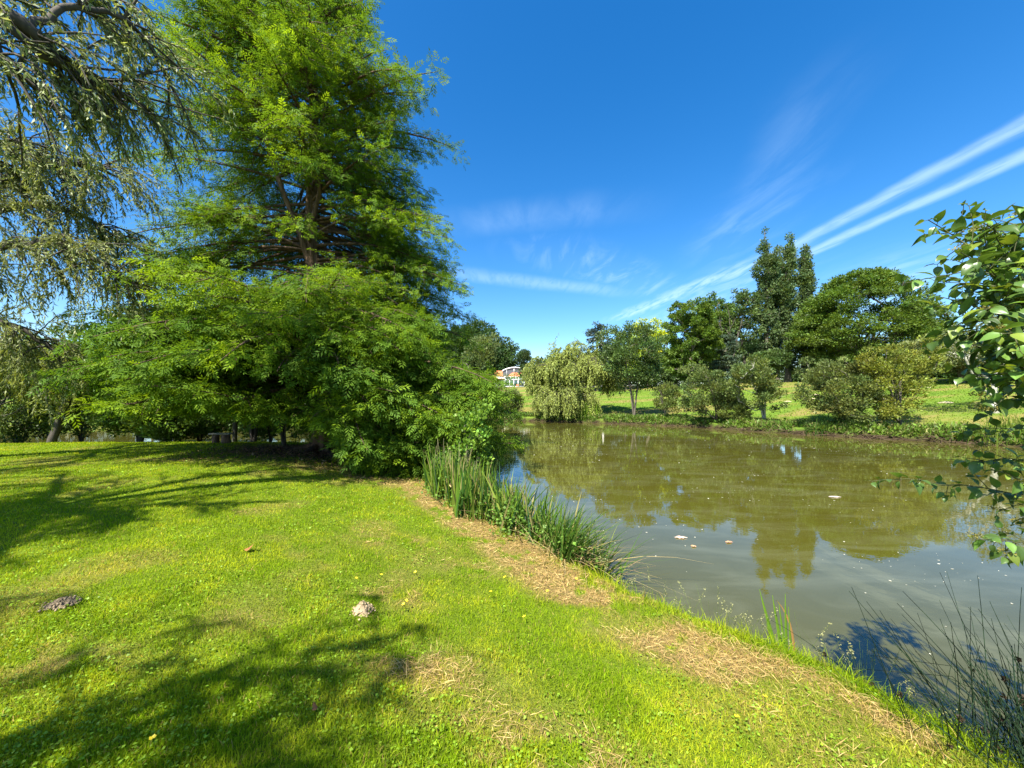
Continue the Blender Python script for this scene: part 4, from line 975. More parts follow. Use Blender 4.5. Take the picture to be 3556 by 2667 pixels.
# ------------------------------------------------------------------ bench
def bench():
    d = 14.0; x = V3(478, d); b = G(x, d); root = thing('bench', b, 'small rustic wooden bench, a grey plank on two log stumps, at the lawn edge', 'bench'); root.rotation_euler = (0, 0, .12)
    wood = mat_bark('weathered_wood', (.10, .085, .065), (.30, .26, .20), 10, 1.0, .4); log = mat_bark('log_bark', (.035, .022, .015), (.17, .10, .065), 9, .3, .8)
    V, F = boxes([(-.37, .35, -.15, .16, .325, .375)]); o = np_mesh('seat', V, F, None, [wood], root); m = o.modifiers.new('bevel', 'BEVEL'); m.width = .012; m.segments = 2
    for sx, r in ((-.19, .11), (.16, .14)):
        V = []; sg = 14; zs = (-.06, 0, .1, .2, .318)
        for z in zs:
            for k in range(sg):
                a = 2 * PI * k / sg; rr = r * (1.08 - .2 * z / .32 * .5) * (1 + .07 * math.sin(3 * a + sx * 9) + .04 * math.sin(5 * a + z * 9)); V.append((sx + rr * math.cos(a), rr * math.sin(a), z))
        n = len(zs); i = np.arange(n - 1)[:, None] * sg; j = np.arange(sg)[None]; j2 = (j + 1) % sg
        F = np.stack([i + j, i + j2, i + sg + j2, i + sg + j], -1).reshape(-1, 4); np_mesh('leg', np.array(V), [F, np.array([list(range((n - 1) * sg, n * sg))])], None, [log], root, smooth=False)
bench()

# ------------------------------------------------------------------ strap-leaved waterside plants
def straps(root_b, spots, hgt, wid, lean, cols, seed, name='leaves', parent=None, segs=5, mat=None, dirb=(0, 0), arch=.6):
    """flat tapering leaves: spots (n,2) world positions"""
    rg = np.random.default_rng(seed); spots = np.asarray(spots); n = len(spots); z = ground_all(spots[:, 0], spots[:, 1])[0]; z = np.maximum(z, -.15)
    H = hgt * rg.uniform(.6, 1.15, n); az = rg.uniform(0, 2 * PI, n); ln = lean * rg.uniform(.2, 1.4, n)
    dx = np.cos(az) * ln + dirb[0]; dy = np.sin(az) * ln + dirb[1]; t = np.linspace(0, 1, segs + 1)
    fx = rg.uniform(0, PI, n); ac = arch * rg.uniform(.3, 1.6, n); W = wid * rg.uniform(.6, 1.2, n); V = np.zeros((n, (segs + 1) * 2, 3))
    for i, tt in enumerate(t):
        cx_ = spots[:, 0] + dx * H * (tt + ac * tt * tt); cy_ = spots[:, 1] + dy * H * (tt + ac * tt * tt)
        cz_ = z - .03 + H * (tt - .38 * ac * np.hypot(dx, dy) * tt ** 3)
        w_ = W * .5 * (1 - tt ** 2.2) * (.7 + .5 * min(1, tt * 3)) + .0008
        tw = fx + .5 * tt
        V[:, 2 * i] = np.stack([cx_ - np.cos(tw) * w_, cy_ - np.sin(tw) * w_, cz_], -1); V[:, 2 * i + 1] = np.stack([cx_ + np.cos(tw) * w_, cy_ + np.sin(tw) * w_, cz_], -1)
    k = (segs + 1) * 2; f = np.array([[2 * i, 2 * i + 1, 2 * i + 3, 2 * i + 2] for i in range(segs)]); F = (f[None] + (np.arange(n) * k)[:, None, None]).reshape(-1, 4)
    c = np.array(cols)[rg.integers(len(cols), size=n)] * np.exp(rg.normal(size=(n, 1)) * .15)
    return np_mesh(name, V.reshape(-1, 3) - np.array(root_b), F, np.repeat(c, k, 0), [mat or BLADE], parent)
iris_cols = [(.05, .12, .025), (.07, .15, .022), (.09, .18, .02), (.15, .25, .03), (.06, .13, .05), (.22, .28, .05), (.13, .22, .03), (.34, .30, .12)]
def shore_spots(cx_, cy_, rx, ry, n, seed, dmin=-.35, dmax=.75, ang=0):
    rg = np.random.default_rng(seed); out = []
    while len(out) < n:
        q = rg.normal(size=(n * 4, 2)) * .55; q = q[np.hypot(q[:, 0], q[:, 1]) < 1.15]; x = cx_ + q[:, 0] * rx * math.cos(ang) - q[:, 1] * ry * math.sin(ang); y = cy_ + q[:, 0] * rx * math.sin(ang) + q[:, 1] * ry * math.cos(ang)
        dn = ground_all(x, y)[1]; ok = (dn > dmin) & (dn < dmax); out += list(zip(x[ok], y[ok]))
    return np.array(out[:n])
def clump(name, cx_, cy_, rx, ry, n, hgt, wid, lean, label, seed, cols=iris_cols, ang=0, dirb=(0, 0), arch=.6, cat='plant', dry=0, weeds=0, dmin=-.3, dmax=.7, group=None, stalk=0):
    b = np.array([cx_, cy_, max(0, gz(cx_, cy_))]); root = thing(name, b, label, cat, group); rg = np.random.default_rng(seed)
    sp = shore_spots(cx_, cy_, rx, ry, n, seed, dmin, dmax, ang); sp = sp[(np.arange(n) * 0 + 1).astype(bool)]
    # leaves rise in fans
    fans = sp[rg.integers(n, size=max(3, n // 7))]; sp = fans[rg.integers(len(fans), size=n)] + rg.normal(size=(n, 2)) * .045
    straps(b, sp, hgt, wid, lean, cols, seed, 'leaves', root, dirb=dirb, arch=arch)
    if dry: straps(b, shore_spots(cx_, cy_, rx * 1.05, ry * 1.05, dry, seed + 1, dmin, dmax, ang), hgt * .55, wid * .6, lean * 2.6, [(.38, .28, .11), (.46, .37, .17), (.25, .17, .08)], seed + 1, 'dead_leaves', root, mat=DRY, arch=1.2)
    if stalk:
        Vs, Fs, k = [], [], 0
        for q in shore_spots(cx_, cy_, rx, ry, stalk, seed + 4, dmin, dmax, ang):
            P = curve((q[0], q[1], max(0, gz(*q)) - .02), (rg.normal() * .12, rg.normal() * .12, 1), hgt * rg.uniform(1.0, 1.3), 6, 0, .03, rg); V, F = tube(P - b, np.linspace(.006, .003, 7), 4); Vs.append(V); Fs.append(F + k); k += len(V)
        np_mesh('seed_stalk', np.concatenate(Vs), np.concatenate(Fs), None, [STALK], root)
    if weeds:
        sw = shore_spots(cx_, cy_, rx * 1.1, ry * 1.1, weeds // 12 + 1, seed + 2, dmin + .1, dmax + .2, ang); P = np.repeat(sw, 12, 0) + rg.normal(size=(len(sw) * 12, 2)) * .12
        z = np.maximum(0, ground_all(P[:, 0], P[:, 1])[0]) + rg.uniform(.02, .62, len(P)) * np.repeat(rg.uniform(.4, 1, len(sw)), 12); Q = np.column_stack([P, z]); m = len(Q)
        V, F, c = scatter(LV, LF, Q - b, rvec(m, rg) * (1, 1, .5), np.array([0, 0, 1.]) + rg.normal(size=(m, 3)) * .5, rg.uniform(.03, .065, m), np.array([.11, .2, .03]) * np.exp(rg.normal(size=(m, 1)) * .25)); np_mesh('weed_leaves', V, F, c, [LEAF], root)
    return root
STALK = mat_plain('dry_stalk', (.28, .25, .12), .8, .2)
clump('iris_clump', -1.2, 8.1, .85, .5, 300, 1.02, .030, .16, 'tall dark green iris clump nearest the conifer, with thin seed stalks above it', 201, ang=-.9, weeds=1500, stalk=26, dmin=-.4, dmax=.9)
clump('iris_clump', -.5, 6.95, .8, .5, 300, 1.0, .036, .16, 'dense middle clump of broad blue-green iris blades on the near bank', 202, ang=-.85, weeds=1800, dry=50, dmin=-.4, dmax=.9)
clump('iris_clump', .35, 6.05, .7, .5, 260, .95, .034, .26, 'iris clump with yellowing blades and pale weeds, between the middle clump and open water', 203, ang=-.8, weeds=1500, dry=60, dirb=(.05, 0), dmin=-.4, dmax=.85)
clump('sedge_tussock', .95, 5.3, .5, .45, 420, .8, .015, .38, 'arching sedge tussock spilling right over the open water at the end of the iris bed', 204, cols=[(.07, .15, .02), (.11, .2, .03), (.05, .11, .02), (.2, .24, .06)], dirb=(.16, -.05), arch=.9, dry=340, weeds=500, dmin=-.3, dmax=.7)
clump('iris_clump', 2.62, 3.72, .10, .07, 1, .1, .03, .05, 'single fan of bright green iris blades beside one brown bent blade, at the near water edge', 205) if False else None
def iris_fan():
    b = np.array([2.50, 3.45, max(0, gz(2.50, 3.45))]); root = thing('iris_fan', b, 'single fan of bright green blades and one bent brown blade at the near water edge', 'plant')
    A_ = Acc(); B_ = Acc()
    for (tx, ty, bx, w_, br) in [(1640, 1272, 1690, .030, 0), (1668, 1285, 1698, .028, 0), (1696, 1282, 1700, .026, 0), (1682, 1300, 1702, .022, 0), (1703, 1310, 1712, .020, 0), (1676, 1296, 1716, .018, 1), (1655, 1345, 1686, .014, 0)]:
        w_ *= 1.5; top = at(tx, ty, 3.45); bot = np.array([V3(bx, 3.43), 3.43, b[2] - .06]); n = 8; t = np.linspace(0, 1, n)
        if br: mid_ = at(1722, 1340, 3.45); P = np.array([bot * (1 - s) ** 2 + 2 * mid_ * s * (1 - s) * 1.0 + top * s * s for s in t])
        else: P = np.array([bot * (1 - s) + top * s for s in t])
        ww = w_ * .5 * (1 - t ** 2.5) * (.75 + .4 * np.minimum(1, t * 4)) + .001
        o = np.array([1, .35, 0]) / 1.06; V = np.concatenate([P - o * ww[:, None], P + np.array([0, -.006, 0]), P + o * ww[:, None]]) - b
        F = np.concatenate([np.stack([np.arange(n - 1) + a * n, np.arange(n - 1) + (a + 1) * n, np.arange(1, n) + (a + 1) * n, np.arange(1, n) + a * n], -1) for a in (0, 1)])
        (B_ if br else A_).add(V, F, (.30, .17, .06) if br else (.16, .29, .03))
    A_.build('leaves', [BLADE], root); B_.build('dead_leaf', [DRY], root)
iris_fan()
def rushes():
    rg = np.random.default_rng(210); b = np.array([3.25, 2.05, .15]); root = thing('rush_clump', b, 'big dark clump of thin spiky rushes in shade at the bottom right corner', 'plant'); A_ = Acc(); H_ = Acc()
    for k in range(380):
        o = b + np.array([rg.normal() * .28, rg.normal() * .24, -.15]); o[2] = max(-.1, gz(o[0], o[1]) - .03) if k % 2 else -.03
        az = rg.normal(PI * .93, .75) if k % 3 else rg.uniform(0, 2 * PI); l = abs(rg.normal(.42, .32)); L = rg.uniform(.6, 1.25)
        P = curve(o, (math.cos(az) * l, math.sin(az) * l, 1), L, 8, rg.uniform(0, .45), .015, rg)
        if rg.random() < .12: q = rg.integers(4, 7); dd = unit(np.array([rg.normal() - .5, rg.normal(), -.25])); P[q:] = P[q - 1] + dd * np.linspace(.05, L * .4, len(P[q:]))[:, None]
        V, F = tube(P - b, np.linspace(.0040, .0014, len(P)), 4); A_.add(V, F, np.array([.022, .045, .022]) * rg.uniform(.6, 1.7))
        if rg.random() < .14:
            q = P[5] - b; n = 14; u = rvec(n, rg); V, F, c = scatter(LV, LF, q + u * .004, u, rvec(n, rg), rg.uniform(.012, .022, n), np.tile([.05, .035, .02], (n, 1))); H_.add(V, F, c)
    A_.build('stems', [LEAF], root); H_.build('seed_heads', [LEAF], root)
rushes()
clump('iris_clump', V3(1268, 37.9), 37.9, .8, .4, 110, 1.5, .06, .35, 'bright green iris clump at the foot of the golden willow across the pond', 211, cols=[(.15, .27, .03), (.2, .32, .04)], dmin=-3, dmax=3)if False else None
def far_reeds(px, d, rx, n, h, label, seed, cols, w_=.05):
    b = np.array([V3(px, d), d, 0.0]); root = thing('reed_clump', b, label, 'plant'); rg = np.random.default_rng(seed); sp = b[:2] + rg.normal(size=(n, 2)) * (rx, .25)
    straps(b, sp, h, w_, .3, cols, seed, 'leaves', root)
far_reeds(1268, 37.6, .45, 90, 1.9, 'bright green reed tuft at the foot of the golden willow across the pond', 212, [(.16, .28, .03), (.22, .34, .04)], .08)
far_reeds(1545, 31.3, .3, 50, 1.0, 'small reed tuft at the foot of the dark-stemmed leaning sallow', 213, [(.12, .2, .04)], .05)
far_reeds(2172, 19.7, .75, 170, 1.15, 'yellow-green reed bed at the right bank below the pale-trunked tree', 214, [(.18, .25, .04), (.25, .3, .07), (.12, .2, .03)], .035)
far_reeds(1790, 24.6, .5, 70, 1.3, 'dark green reed tuft under the left side of the broad round sallow', 215, [(.04, .08, .02), (.06, .12, .025)], .045)
far_reeds(1850, 23.7, .4, 60, 1.2, 'dark green reed tuft between the two big bank bushes', 216, [(.045, .09, .02), (.08, .15, .03)], .04)

# ------------------------------------------------------------------ dogwood reaching in from the right
def big_leaf():
    xs = [0, .1, .28, .5, .72, .88, 1.0]; ws = [0.02, .2, .33, .34, .24, .11, .0]; V = []; F = []
    for x, w_ in zip(xs, ws):
        zc_ = -.34 * x ** 2.2; V += [(x, w_, zc_ + .30 * w_), (x, w_ * .5, zc_ + .19 * w_ + .012), (x, 0, zc_), (x, -w_ * .5, zc_ + .19 * w_ + .012), (x, -w_, zc_ + .30 * w_)]
    for i in range(len(xs) - 1):
        for j in range(4): F.append([5 * i + j, 5 * i + j + 1, 5 * i + 6 + j, 5 * i + 5 + j])
    return np.array(V), np.array(F)
def dogwood():
    rg = np.random.default_rng(220); b = G(3.35, 1.35); root = thing('dogwood_bush', b, 'near bush with large curled green leaves reaching in from the right edge', 'bush'); BV, BF = big_leaf()
    S_ = Acc(); Lf = Acc(); Fl = Acc(); scol = (.10, .11, .045)
    def twig(P, r0_, r1, dens=13, size=.075, t0=.1, flower=0.0):
        V, F = tube(P - b, np.linspace(r0_, r1, len(P)), 6); S_.add(V, F, np.array(scol) * rg.uniform(.7, 1.4))
        L = np.linalg.norm(np.diff(P, axis=0), axis=1).sum(); nn = max(2, int(L * dens)); 
        for i in range(nn):
            t = min(1, t0 + (1 - t0) * (i + 1) / nn); p, d = sample(P, np.array([t * .999])); p, d = p[0], d[0]; s0 = np.cross(d, [0, 0, 1.]); s0 /= max(np.linalg.norm(s0), 1e-6); u0 = np.cross(s0, d)
            a = (i % 2) * PI / 2 + rg.normal() * .3; s1 = s0 * math.cos(a) + u0 * math.sin(a)
            for sg in (1, -1):
                D = d * rg.uniform(.3, .9) + s1 * sg + np.array([0, 0, -.25]) + rg.normal(size=3) * .15; sz = size * rg.uniform(.5, 1.2) * (.65 if t > .93 else 1)
                D = D / np.linalg.norm(D); q = p + D * .012
                c = np.array([.085, .155, .03]) * math.exp(rg.normal() * .28) if rg.random() < .8 else np.array([.17, .23, .03]) * math.exp(rg.normal() * .2)
                V, F, cc = scatter(BV, BF, q[None] - b, D[None], (np.array([0, 0, 1.]) + rg.normal(size=3) * .35)[None], np.array([sz]), c[None]); Lf.add(V, F, cc)
                V, F = tube(np.array([p, q]) - b, .0012, 4); S_.add(V, F, scol)
        if rg.random() < flower:
            p = P[-1]; m = 60; u = rvec(m, rg) * (1, 1, .4); q = p + u * rg.uniform(.008, .035, (m, 1)) + (0, 0, .02); V, F, cc = scatter(LV, LF, q - b, u + (0, 0, .6), rvec(m, rg), rg.uniform(.005, .010, m), np.array([.22, .20, .05]) * np.exp(rg.normal(size=(m, 1)) * .2), rg.uniform(.005, .010, m)); Fl.add(V, F, cc)
    # leading shoots given by their tips in the photograph at their own distance; all spring from the root outside the frame
    ends = [((2210, 640), (2120, 540), (2005, 475), 1.75), ((2230, 600), (2170, 500), (2120, 480), 1.8), ((2250, 560), (2230, 500), (2200, 470), 1.8), ((2260, 720), (2160, 590), (2075, 545), 1.7), ((2260, 650), (2140, 612), (2045, 598), 1.75),
            ((2270, 730), (2150, 668), (2035, 642), 1.7), ((2270, 760), (2200, 640), (2130, 625), 1.7), ((2260, 800), (2190, 700), (2120, 690), 1.65), ((2280, 800), (2180, 770), (2100, 745), 1.7), ((2290, 760), (2215, 720), (2160, 720), 1.5),
            ((2270, 850), (2190, 810), (2095, 808), 1.7), ((2290, 640), (2230, 600), (2180, 560), 1.8), ((2290, 700), (2225, 650), (2185, 630), 1.7), ((2290, 830), (2230, 790), (2170, 790), 1.6), ((2300, 870), (2240, 830), (2190, 820), 1.75),
            ((2270, 560), (2235, 530), (2170, 530), 1.9), ((2330, 720), (2270, 660), (2200, 600), 2.1), ((2340, 800), (2290, 740), (2215, 700), 2.1)]
    for (a0, a1, a2, d) in ends:
        o = at(*a0, d); P = np.array([o * (1 - t) ** 2 + 2 * at(*a1, d + rg.normal() * .03) * t * (1 - t) + at(*a2, d + rg.normal() * .05) * t * t for t in np.linspace(0, 1, 9)])
        m_ = (o + b) / 2 + np.array([.12, 0, .25]); K = np.array([b * (1 - t) ** 2 + 2 * m_ * t * (1 - t) + o * t * t for t in np.linspace(0, 1, 8)]); V, F = tube(K - b, np.linspace(.012, .006, 8), 6); S_.add(V, F, scol)
        twig(P, .0045, .0018, flower=.25)
        for k in range(9):
            q, dd = sample(P, np.array([rg.uniform(.02, .8)])); e = dd[0] * .6 + rg.normal(size=3) * .6; Q = curve(q[0], e, rg.uniform(.10, .26), 4, .2, .08, rg); twig(Q, .0025, .0014, 18, .066, .2, .25)
    # low branch reaching left over the water, and two drooping ones
    for (a0, a1, a2, d, s) in [((2300, 1085), (2100, 1045), (1878, 1035), 1.95, .062), ((2300, 985), (2200, 1000), (2085, 990), 1.9, .06), ((2290, 935), (2200, 922), (2085, 925), 2.0, .06), ((2290, 1165), (2220, 1165), (2150, 1170), 1.75, .06), ((2290, 1060), (2220, 1040), (2150, 1018), 1.8, .06), ((2280, 1115), (2240, 1100), (2195, 1085), 1.8, .06)]:
        o = at(*a0, d); P = np.array([o * (1 - t) ** 2 + 2 * at(*a1, d) * t * (1 - t) + at(*a2, d) * t * t + rg.normal(size=3) * .006 for t in np.linspace(0, 1, 12)]); twig(P, .0042, .0016, 19, s, .05)
        m_ = (o + b) / 2 + np.array([.1, .1, .0]); K = np.array([b * (1 - t) ** 2 + 2 * m_ * t * (1 - t) + o * t * t for t in np.linspace(0, 1, 8)]); V, F = tube(K - b, np.linspace(.011, .005, 8), 6); S_.add(V, F, scol)
        for k in range(6):
            q, dd = sample(P, np.array([rg.uniform(.05, .9)])); Q = curve(q[0], dd[0] * .5 + rg.normal(size=3) * .6, rg.uniform(.05, .12), 4, .3, .1, rg); twig(Q, .002, .0012, 22, s * .9, .3, .3)
    # the body of the bush outside the frame
    for k in range(50):
        o = b + (0, 0, rg.uniform(.3, 1.5)); e = np.array([rg.uniform(-.1, 1.0), rg.normal() * .8, rg.uniform(.2, 1.3)]); Q = curve(o, e, rg.uniform(.6, 1.4), 6, .3, .08, rg)
        if np.any(Q[:, 0] / np.maximum(Q[:, 1], .05) < 1.5): continue
        twig(Q, .006, .002, 16, .075, .15)
    S_.build('stems', [LEAF], root); Lf.build('leaves', [GLOSSY], root, smooth=True); Fl.build('flower_heads', [LEAF], root)
dogwood()
# ------------------------------------------------------------------ grass, weeds, litter
G_BASE = np.array([.275, .385, .014]); G_DARK = np.array([.145, .26, .006]); G_YEL = np.array([.46, .50, .025]); DRYC = np.array([.54, .37, .13])
def blades(name, label, N, ylo, yhi, h, wd, seed, dfilter=None, xr=None, colf=None, lean=.6, tall=0, cat='grass', power=1.0, mat=None):
    rg = np.random.default_rng(seed)
    y = ylo * (yhi / ylo) ** (rg.random(N) ** power); u = rg.uniform(-1.46, 1.46, N); x = u * (y + .25)
    z, dn, df = ground_all(x, y); ok = (dn > .0)
    if dfilter is not None: ok &= dfilter(x, y, dn, df, rg)
    x, y, z, dn, df = x[ok], y[ok], z[ok], dn[ok], df[ok]; n = len(x)
    dry = dry_mask(x, y, dn); soil = soil_mask(x, y)
    keep = rg.random(n) > np.clip(soil * .85 + dry * .1, 0, .93); x, y, z, dn, dry = x[keep], y[keep], z[keep], dn[keep], dry[keep]; n = len(x)
    edge = 1 - sst(dn, 0.1, 1.0)
    H = h * rg.uniform(.5, 1.3, n) * (1 + edge * tall) * (0.45 + 1.15 * fbm(x, y, 3.2, 50, 3)); H *= (1 - .35 * dry)
    sc = np.clip(y / 3.0, 1, 4.5) ** .75; W = wd * rg.uniform(.7, 1.4, n) * sc; H = H * (1 + .12 * (sc - 1))
    az = rg.uniform(0, 2 * PI, n); l = lean * np.abs(rg.normal(size=n)) * (1 + dry * 2.2) + .08; dx, dy = np.cos(az) * l, np.sin(az) * l
    dz = 1 / np.sqrt(1 + dx * dx + dy * dy); fx = rg.uniform(0, 2 * PI, n); cx_, sy_ = np.cos(fx) * W / 2, np.sin(fx) * W / 2
    V = np.zeros((n, 5, 3)); b0_ = np.stack([x, y, z - .004], -1); D = np.stack([dx * dz, dy * dz, dz], -1); s = np.stack([cx_, sy_, 0 * cx_], -1); drop = np.stack([dx * .25, dy * .25, -.25 * l], -1)
    V[:, 0] = b0_ - s; V[:, 1] = b0_ + s; m_ = b0_ + D * H[:, None] * .55; V[:, 2] = m_ + s * .8; V[:, 3] = m_ - s * .8; V[:, 4] = b0_ + D * H[:, None] + drop * H[:, None]
    o = np.arange(n)[:, None] * 5; F4 = o + np.array([[0, 1, 2, 3]]); F3 = o + np.array([[3, 2, 4]])
    f1 = rg.random((n, 1)); pn = fbm(x, y, .8, 60, 3)[:, None]; pn2 = fbm(x, y, 3.5, 66, 2)[:, None]
    c = G_DARK + (G_BASE - G_DARK) * np.clip(f1 * 1.1 + (pn - .5) * 1.0, 0, 1.3); yl = np.clip((pn2 - .50) * 2.2 + rg.normal(size=(n, 1)) * .22 + .05, 0, .8); c = c * (1 - yl) + G_YEL * yl
    dd = np.clip(dry[:, None] * 1.3 * (rg.random((n, 1)) < .82) * rg.uniform(.5, 1.1, (n, 1)) + (rg.random((n, 1)) < .05) * .8, 0, 1); c = c * (1 - dd) + DRYC * dd * rg.uniform(.5, 1.2, (n, 1))
    c = c * np.exp(rg.normal(size=(n, 1)) * .12)
    ob = np_mesh(name, V.reshape(-1, 3), [F4, F3], np.repeat(c, 5, 0), [mat or BLADE]); print(name, n)
    return tag(ob, label, cat, None, 'stuff')
nearonly = lambda x, y, dn, df, rg: (df > dn)
blades('lawn_grass', 'short mown bright green grass covering the near lawn', 620000, 1.15, 19, .040, .0042, 300, nearonly, tall=.5, power=.95)
blades('edge_grass', 'longer shaggy grass along the near water edge', 95000, 1.6, 11, .11, .0048, 301, lambda x, y, dn, df, rg: (df > dn) & (dn < 1.0) & (rg.random(len(x)) < 1.05 - dn), tall=.35, lean=.7)
def clover():
    rg = np.random.default_rng(302); N = 42000; y = 1.15 * (12 / 1.15) ** rg.random(N); x = rg.uniform(-1.46, 1.46, N) * (y + .2); z, dn, df = ground_all(x, y)
    ok = (dn > .1) & (df > dn) & (fbm(x, y, 1.7, 70, 3) + rg.normal(size=N) * .06 > .53) & (dry_mask(x, y, dn) < .4) & (soil_mask(x, y) < .3); x, y, z = x[ok], y[ok], z[ok]; n = len(x)
    P = np.stack([x, y, z + rg.uniform(.012, .04, n)], -1); S = rg.uniform(.010, .022, n) * np.clip(y / 3, 1, 3) ** .7
    V, F, c = scatter(LV, LF, P, rvec(n, rg) * (1, 1, .25), np.array([0, 0, 1.]) + rg.normal(size=(n, 3)) * .35, S, np.array([.19, .31, .02]) * np.exp(rg.normal(size=(n, 1)) * .25), S * .9)
    tag(np_mesh('clover', V, F, c, [LEAF]), 'low round-leaved clover mixed through the lawn', 'clover', None, 'stuff')
clover()
def thatch():
    rg = np.random.default_rng(303); N = 150000; y = 1.5 * (11 / 1.5) ** rg.random(N); x = rg.uniform(-.9, 1.46, N) * y; z, dn, df = ground_all(x, y); dm = dry_mask(x, y, dn)
    ok = (dn > .05) & (df > dn) & (rg.random(N) < np.clip(dm * 2.0 - .6, 0, .9)) & (y < 10.5); x, y, z = x[ok], y[ok], z[ok]; n = len(x)
    P = np.stack([x, y, z + rg.uniform(.006, .05, n)], -1); L = rg.uniform(.03, .12, n); W = rg.uniform(.0022, .0045, n) * np.clip(y / 3, 1, 3); c = np.array([(.50, .38, .15), (.40, .27, .10), (.27, .17, .065)])[rg.integers(3, size=n)] * np.exp(rg.normal(size=(n, 1)) * .18)
    V, F, c = scatter(LV * (1, 1, 1), LF, P, rvec(n, rg) * (1, 1, .28), np.array([0, 0, 1.]) + rg.normal(size=(n, 3)) * .5, L, c, W)
    tag(np_mesh('cut_straw', V, F, c, [DRY]), 'dry tan cut grass lying along the near bank', 'straw', None, 'stuff'); print('straw', n)
thatch()
def far_fringe():
    """rough growth on the far bank: grass tufts and leafy weeds"""
    rg = np.random.default_rng(304); pts = []; fs = far_shore[2:]
    for (a, b_) in zip(fs[:-1], fs[1:]):
        L = math.hypot(b_[0] - a[0], b_[1] - a[1]); n = int(L * 1500 * (0.4 if a[0] < -2 else 1)); t = rg.random((n, 1)); pts.append(np.array(a) * (1 - t) + np.array(b_) * t + rg.normal(size=(n, 2)) * 1.3)
    P = np.concatenate(pts); z, dn, df = ground_all(P[:, 0], P[:, 1]); patch = fbm(P[:, 0], P[:, 1], .5, 80, 3)
    ok = (df > .03) & (df < 2.8) & (rg.random(len(P)) < np.clip(1.25 - df * .38, 0, 1)) & ((patch > .38) | (df > .5)); P, z, patch, df = P[ok], z[ok], patch[ok], df[ok]; n = len(P)
    Q = np.column_stack([P, z + rg.uniform(0, .34, n) * np.clip(patch * 2 - .4, .2, 1)]); S = rg.uniform(.14, .34, n)
    D = rg.normal(size=(n, 3)) * (.5, .5, .3) + (0, 0, .7); c = np.where(rg.random((n, 1)) < .22, np.array([.20, .2, .07]), np.array([.085, .16, .02]) + np.array([.06, .07, .01]) * (patch[:, None] - .4) * 2) * np.exp(rg.normal(size=(n, 1)) * .3)
    V, F, c = scatter(LV, LF, Q, D, rvec(n, rg), S, c, S * rg.uniform(.15, .5, n)); tag(np_mesh('bank_growth', V, F, c, [LEAF]), 'rough grass and weeds along the far bank', 'weeds', None, 'stuff'); print('fringe', n)
    # rough texture of the far lawn
    N = 90000; y = rg.uniform(20, 66, N); x = rg.uniform(-10, 75, N); z, dn, df = ground_all(x, y); ok = (dn > 0) & (df < dn) & (df > 1.2) & (df < 46) & (rg.random(N) < 30 / y); x, y, z = x[ok], y[ok], z[ok]; n = len(x)
    S = rg.uniform(.10, .20, n); pn = fbm(x * .4, y, .35, 84, 3)[:, None]
    V, F, c = scatter(LV, LF, np.stack([x, y, z], -1), rg.normal(size=(n, 3)) * (.6, .6, .2) + (0, 0, .45), rvec(n, rg), S, (np.array([.16, .26, .03]) + np.array([.10, .06, .02]) * np.clip(pn * 2 - .7, 0, 1)) * np.exp(rg.normal(size=(n, 1)) * .25), S * .35)
    tag(np_mesh('park_grass', V, F, c, [BLADE]), 'mown grass tufts over the park lawn beyond the pond', 'grass', None, 'stuff')
far_fringe()
def litter(name, label, N, xlo, xhi, ylo, yhi, cond, size, cols, seed, mat=None):
    rg = np.random.default_rng(seed); x = rg.uniform(xlo, xhi, N); y = rg.uniform(ylo, yhi, N); z, dn, df = ground_all(x, y); ok = cond(x, y, dn, df); x, y, z = x[ok], y[ok], z[ok]; n = len(x)
    S = size * rg.uniform(.5, 1.5, n); V, F, c = scatter(LV, LF, np.stack([x, y, z + .012], -1), rvec(n, rg) * (1, 1, .15), np.array([0, 0, 1.]) + rg.normal(size=(n, 3)) * .3, S, np.array(cols)[rg.integers(len(cols), size=n)] * np.exp(rg.normal(size=(n, 1)) * .2), S * .7)
    tag(np_mesh(name, V, F, c, [mat or DRY]), label, 'litter', None, 'stuff')
litter('needle_litter', 'brown fallen needles and dead leaves under the conifer', 16000, -10, -3, 10.2, 15, lambda x, y, dn, df: (dn > .05) & (rng.random(len(x)) < soil_mask(x, y)), .06, [(.22, .11, .06), (.3, .2, .12), (.14, .07, .04)], 305)
def bank_roots():
    """twigs and roots on the exposed far bank"""
    rg = np.random.default_rng(306); A_ = Acc(); fs = far_shore[6:14]
    for k in range(420):
        i = rg.integers(len(fs) - 1); t = rg.random(); p = np.array(fs[i]) * (1 - t) + np.array(fs[i + 1]) * t; p = np.array([p[0], p[1], rg.uniform(.02, .3)]); P = curve(p, rg.normal(size=3) * (1, .6, .3), rg.uniform(.3, 1.1), 5, .3, .15, rg); P[:, 2] = np.maximum(P[:, 2], .0)
        V, F = tube(P, np.linspace(.016, .005, 6), 4); A_.add(V, F, np.array([.09, .062, .04]) * rg.uniform(.5, 1.8))
    tag(A_.build('bank_roots', [DRY]), 'brown roots and dead twigs along the muddy far bank', 'roots', None, 'stuff')
bank_roots()
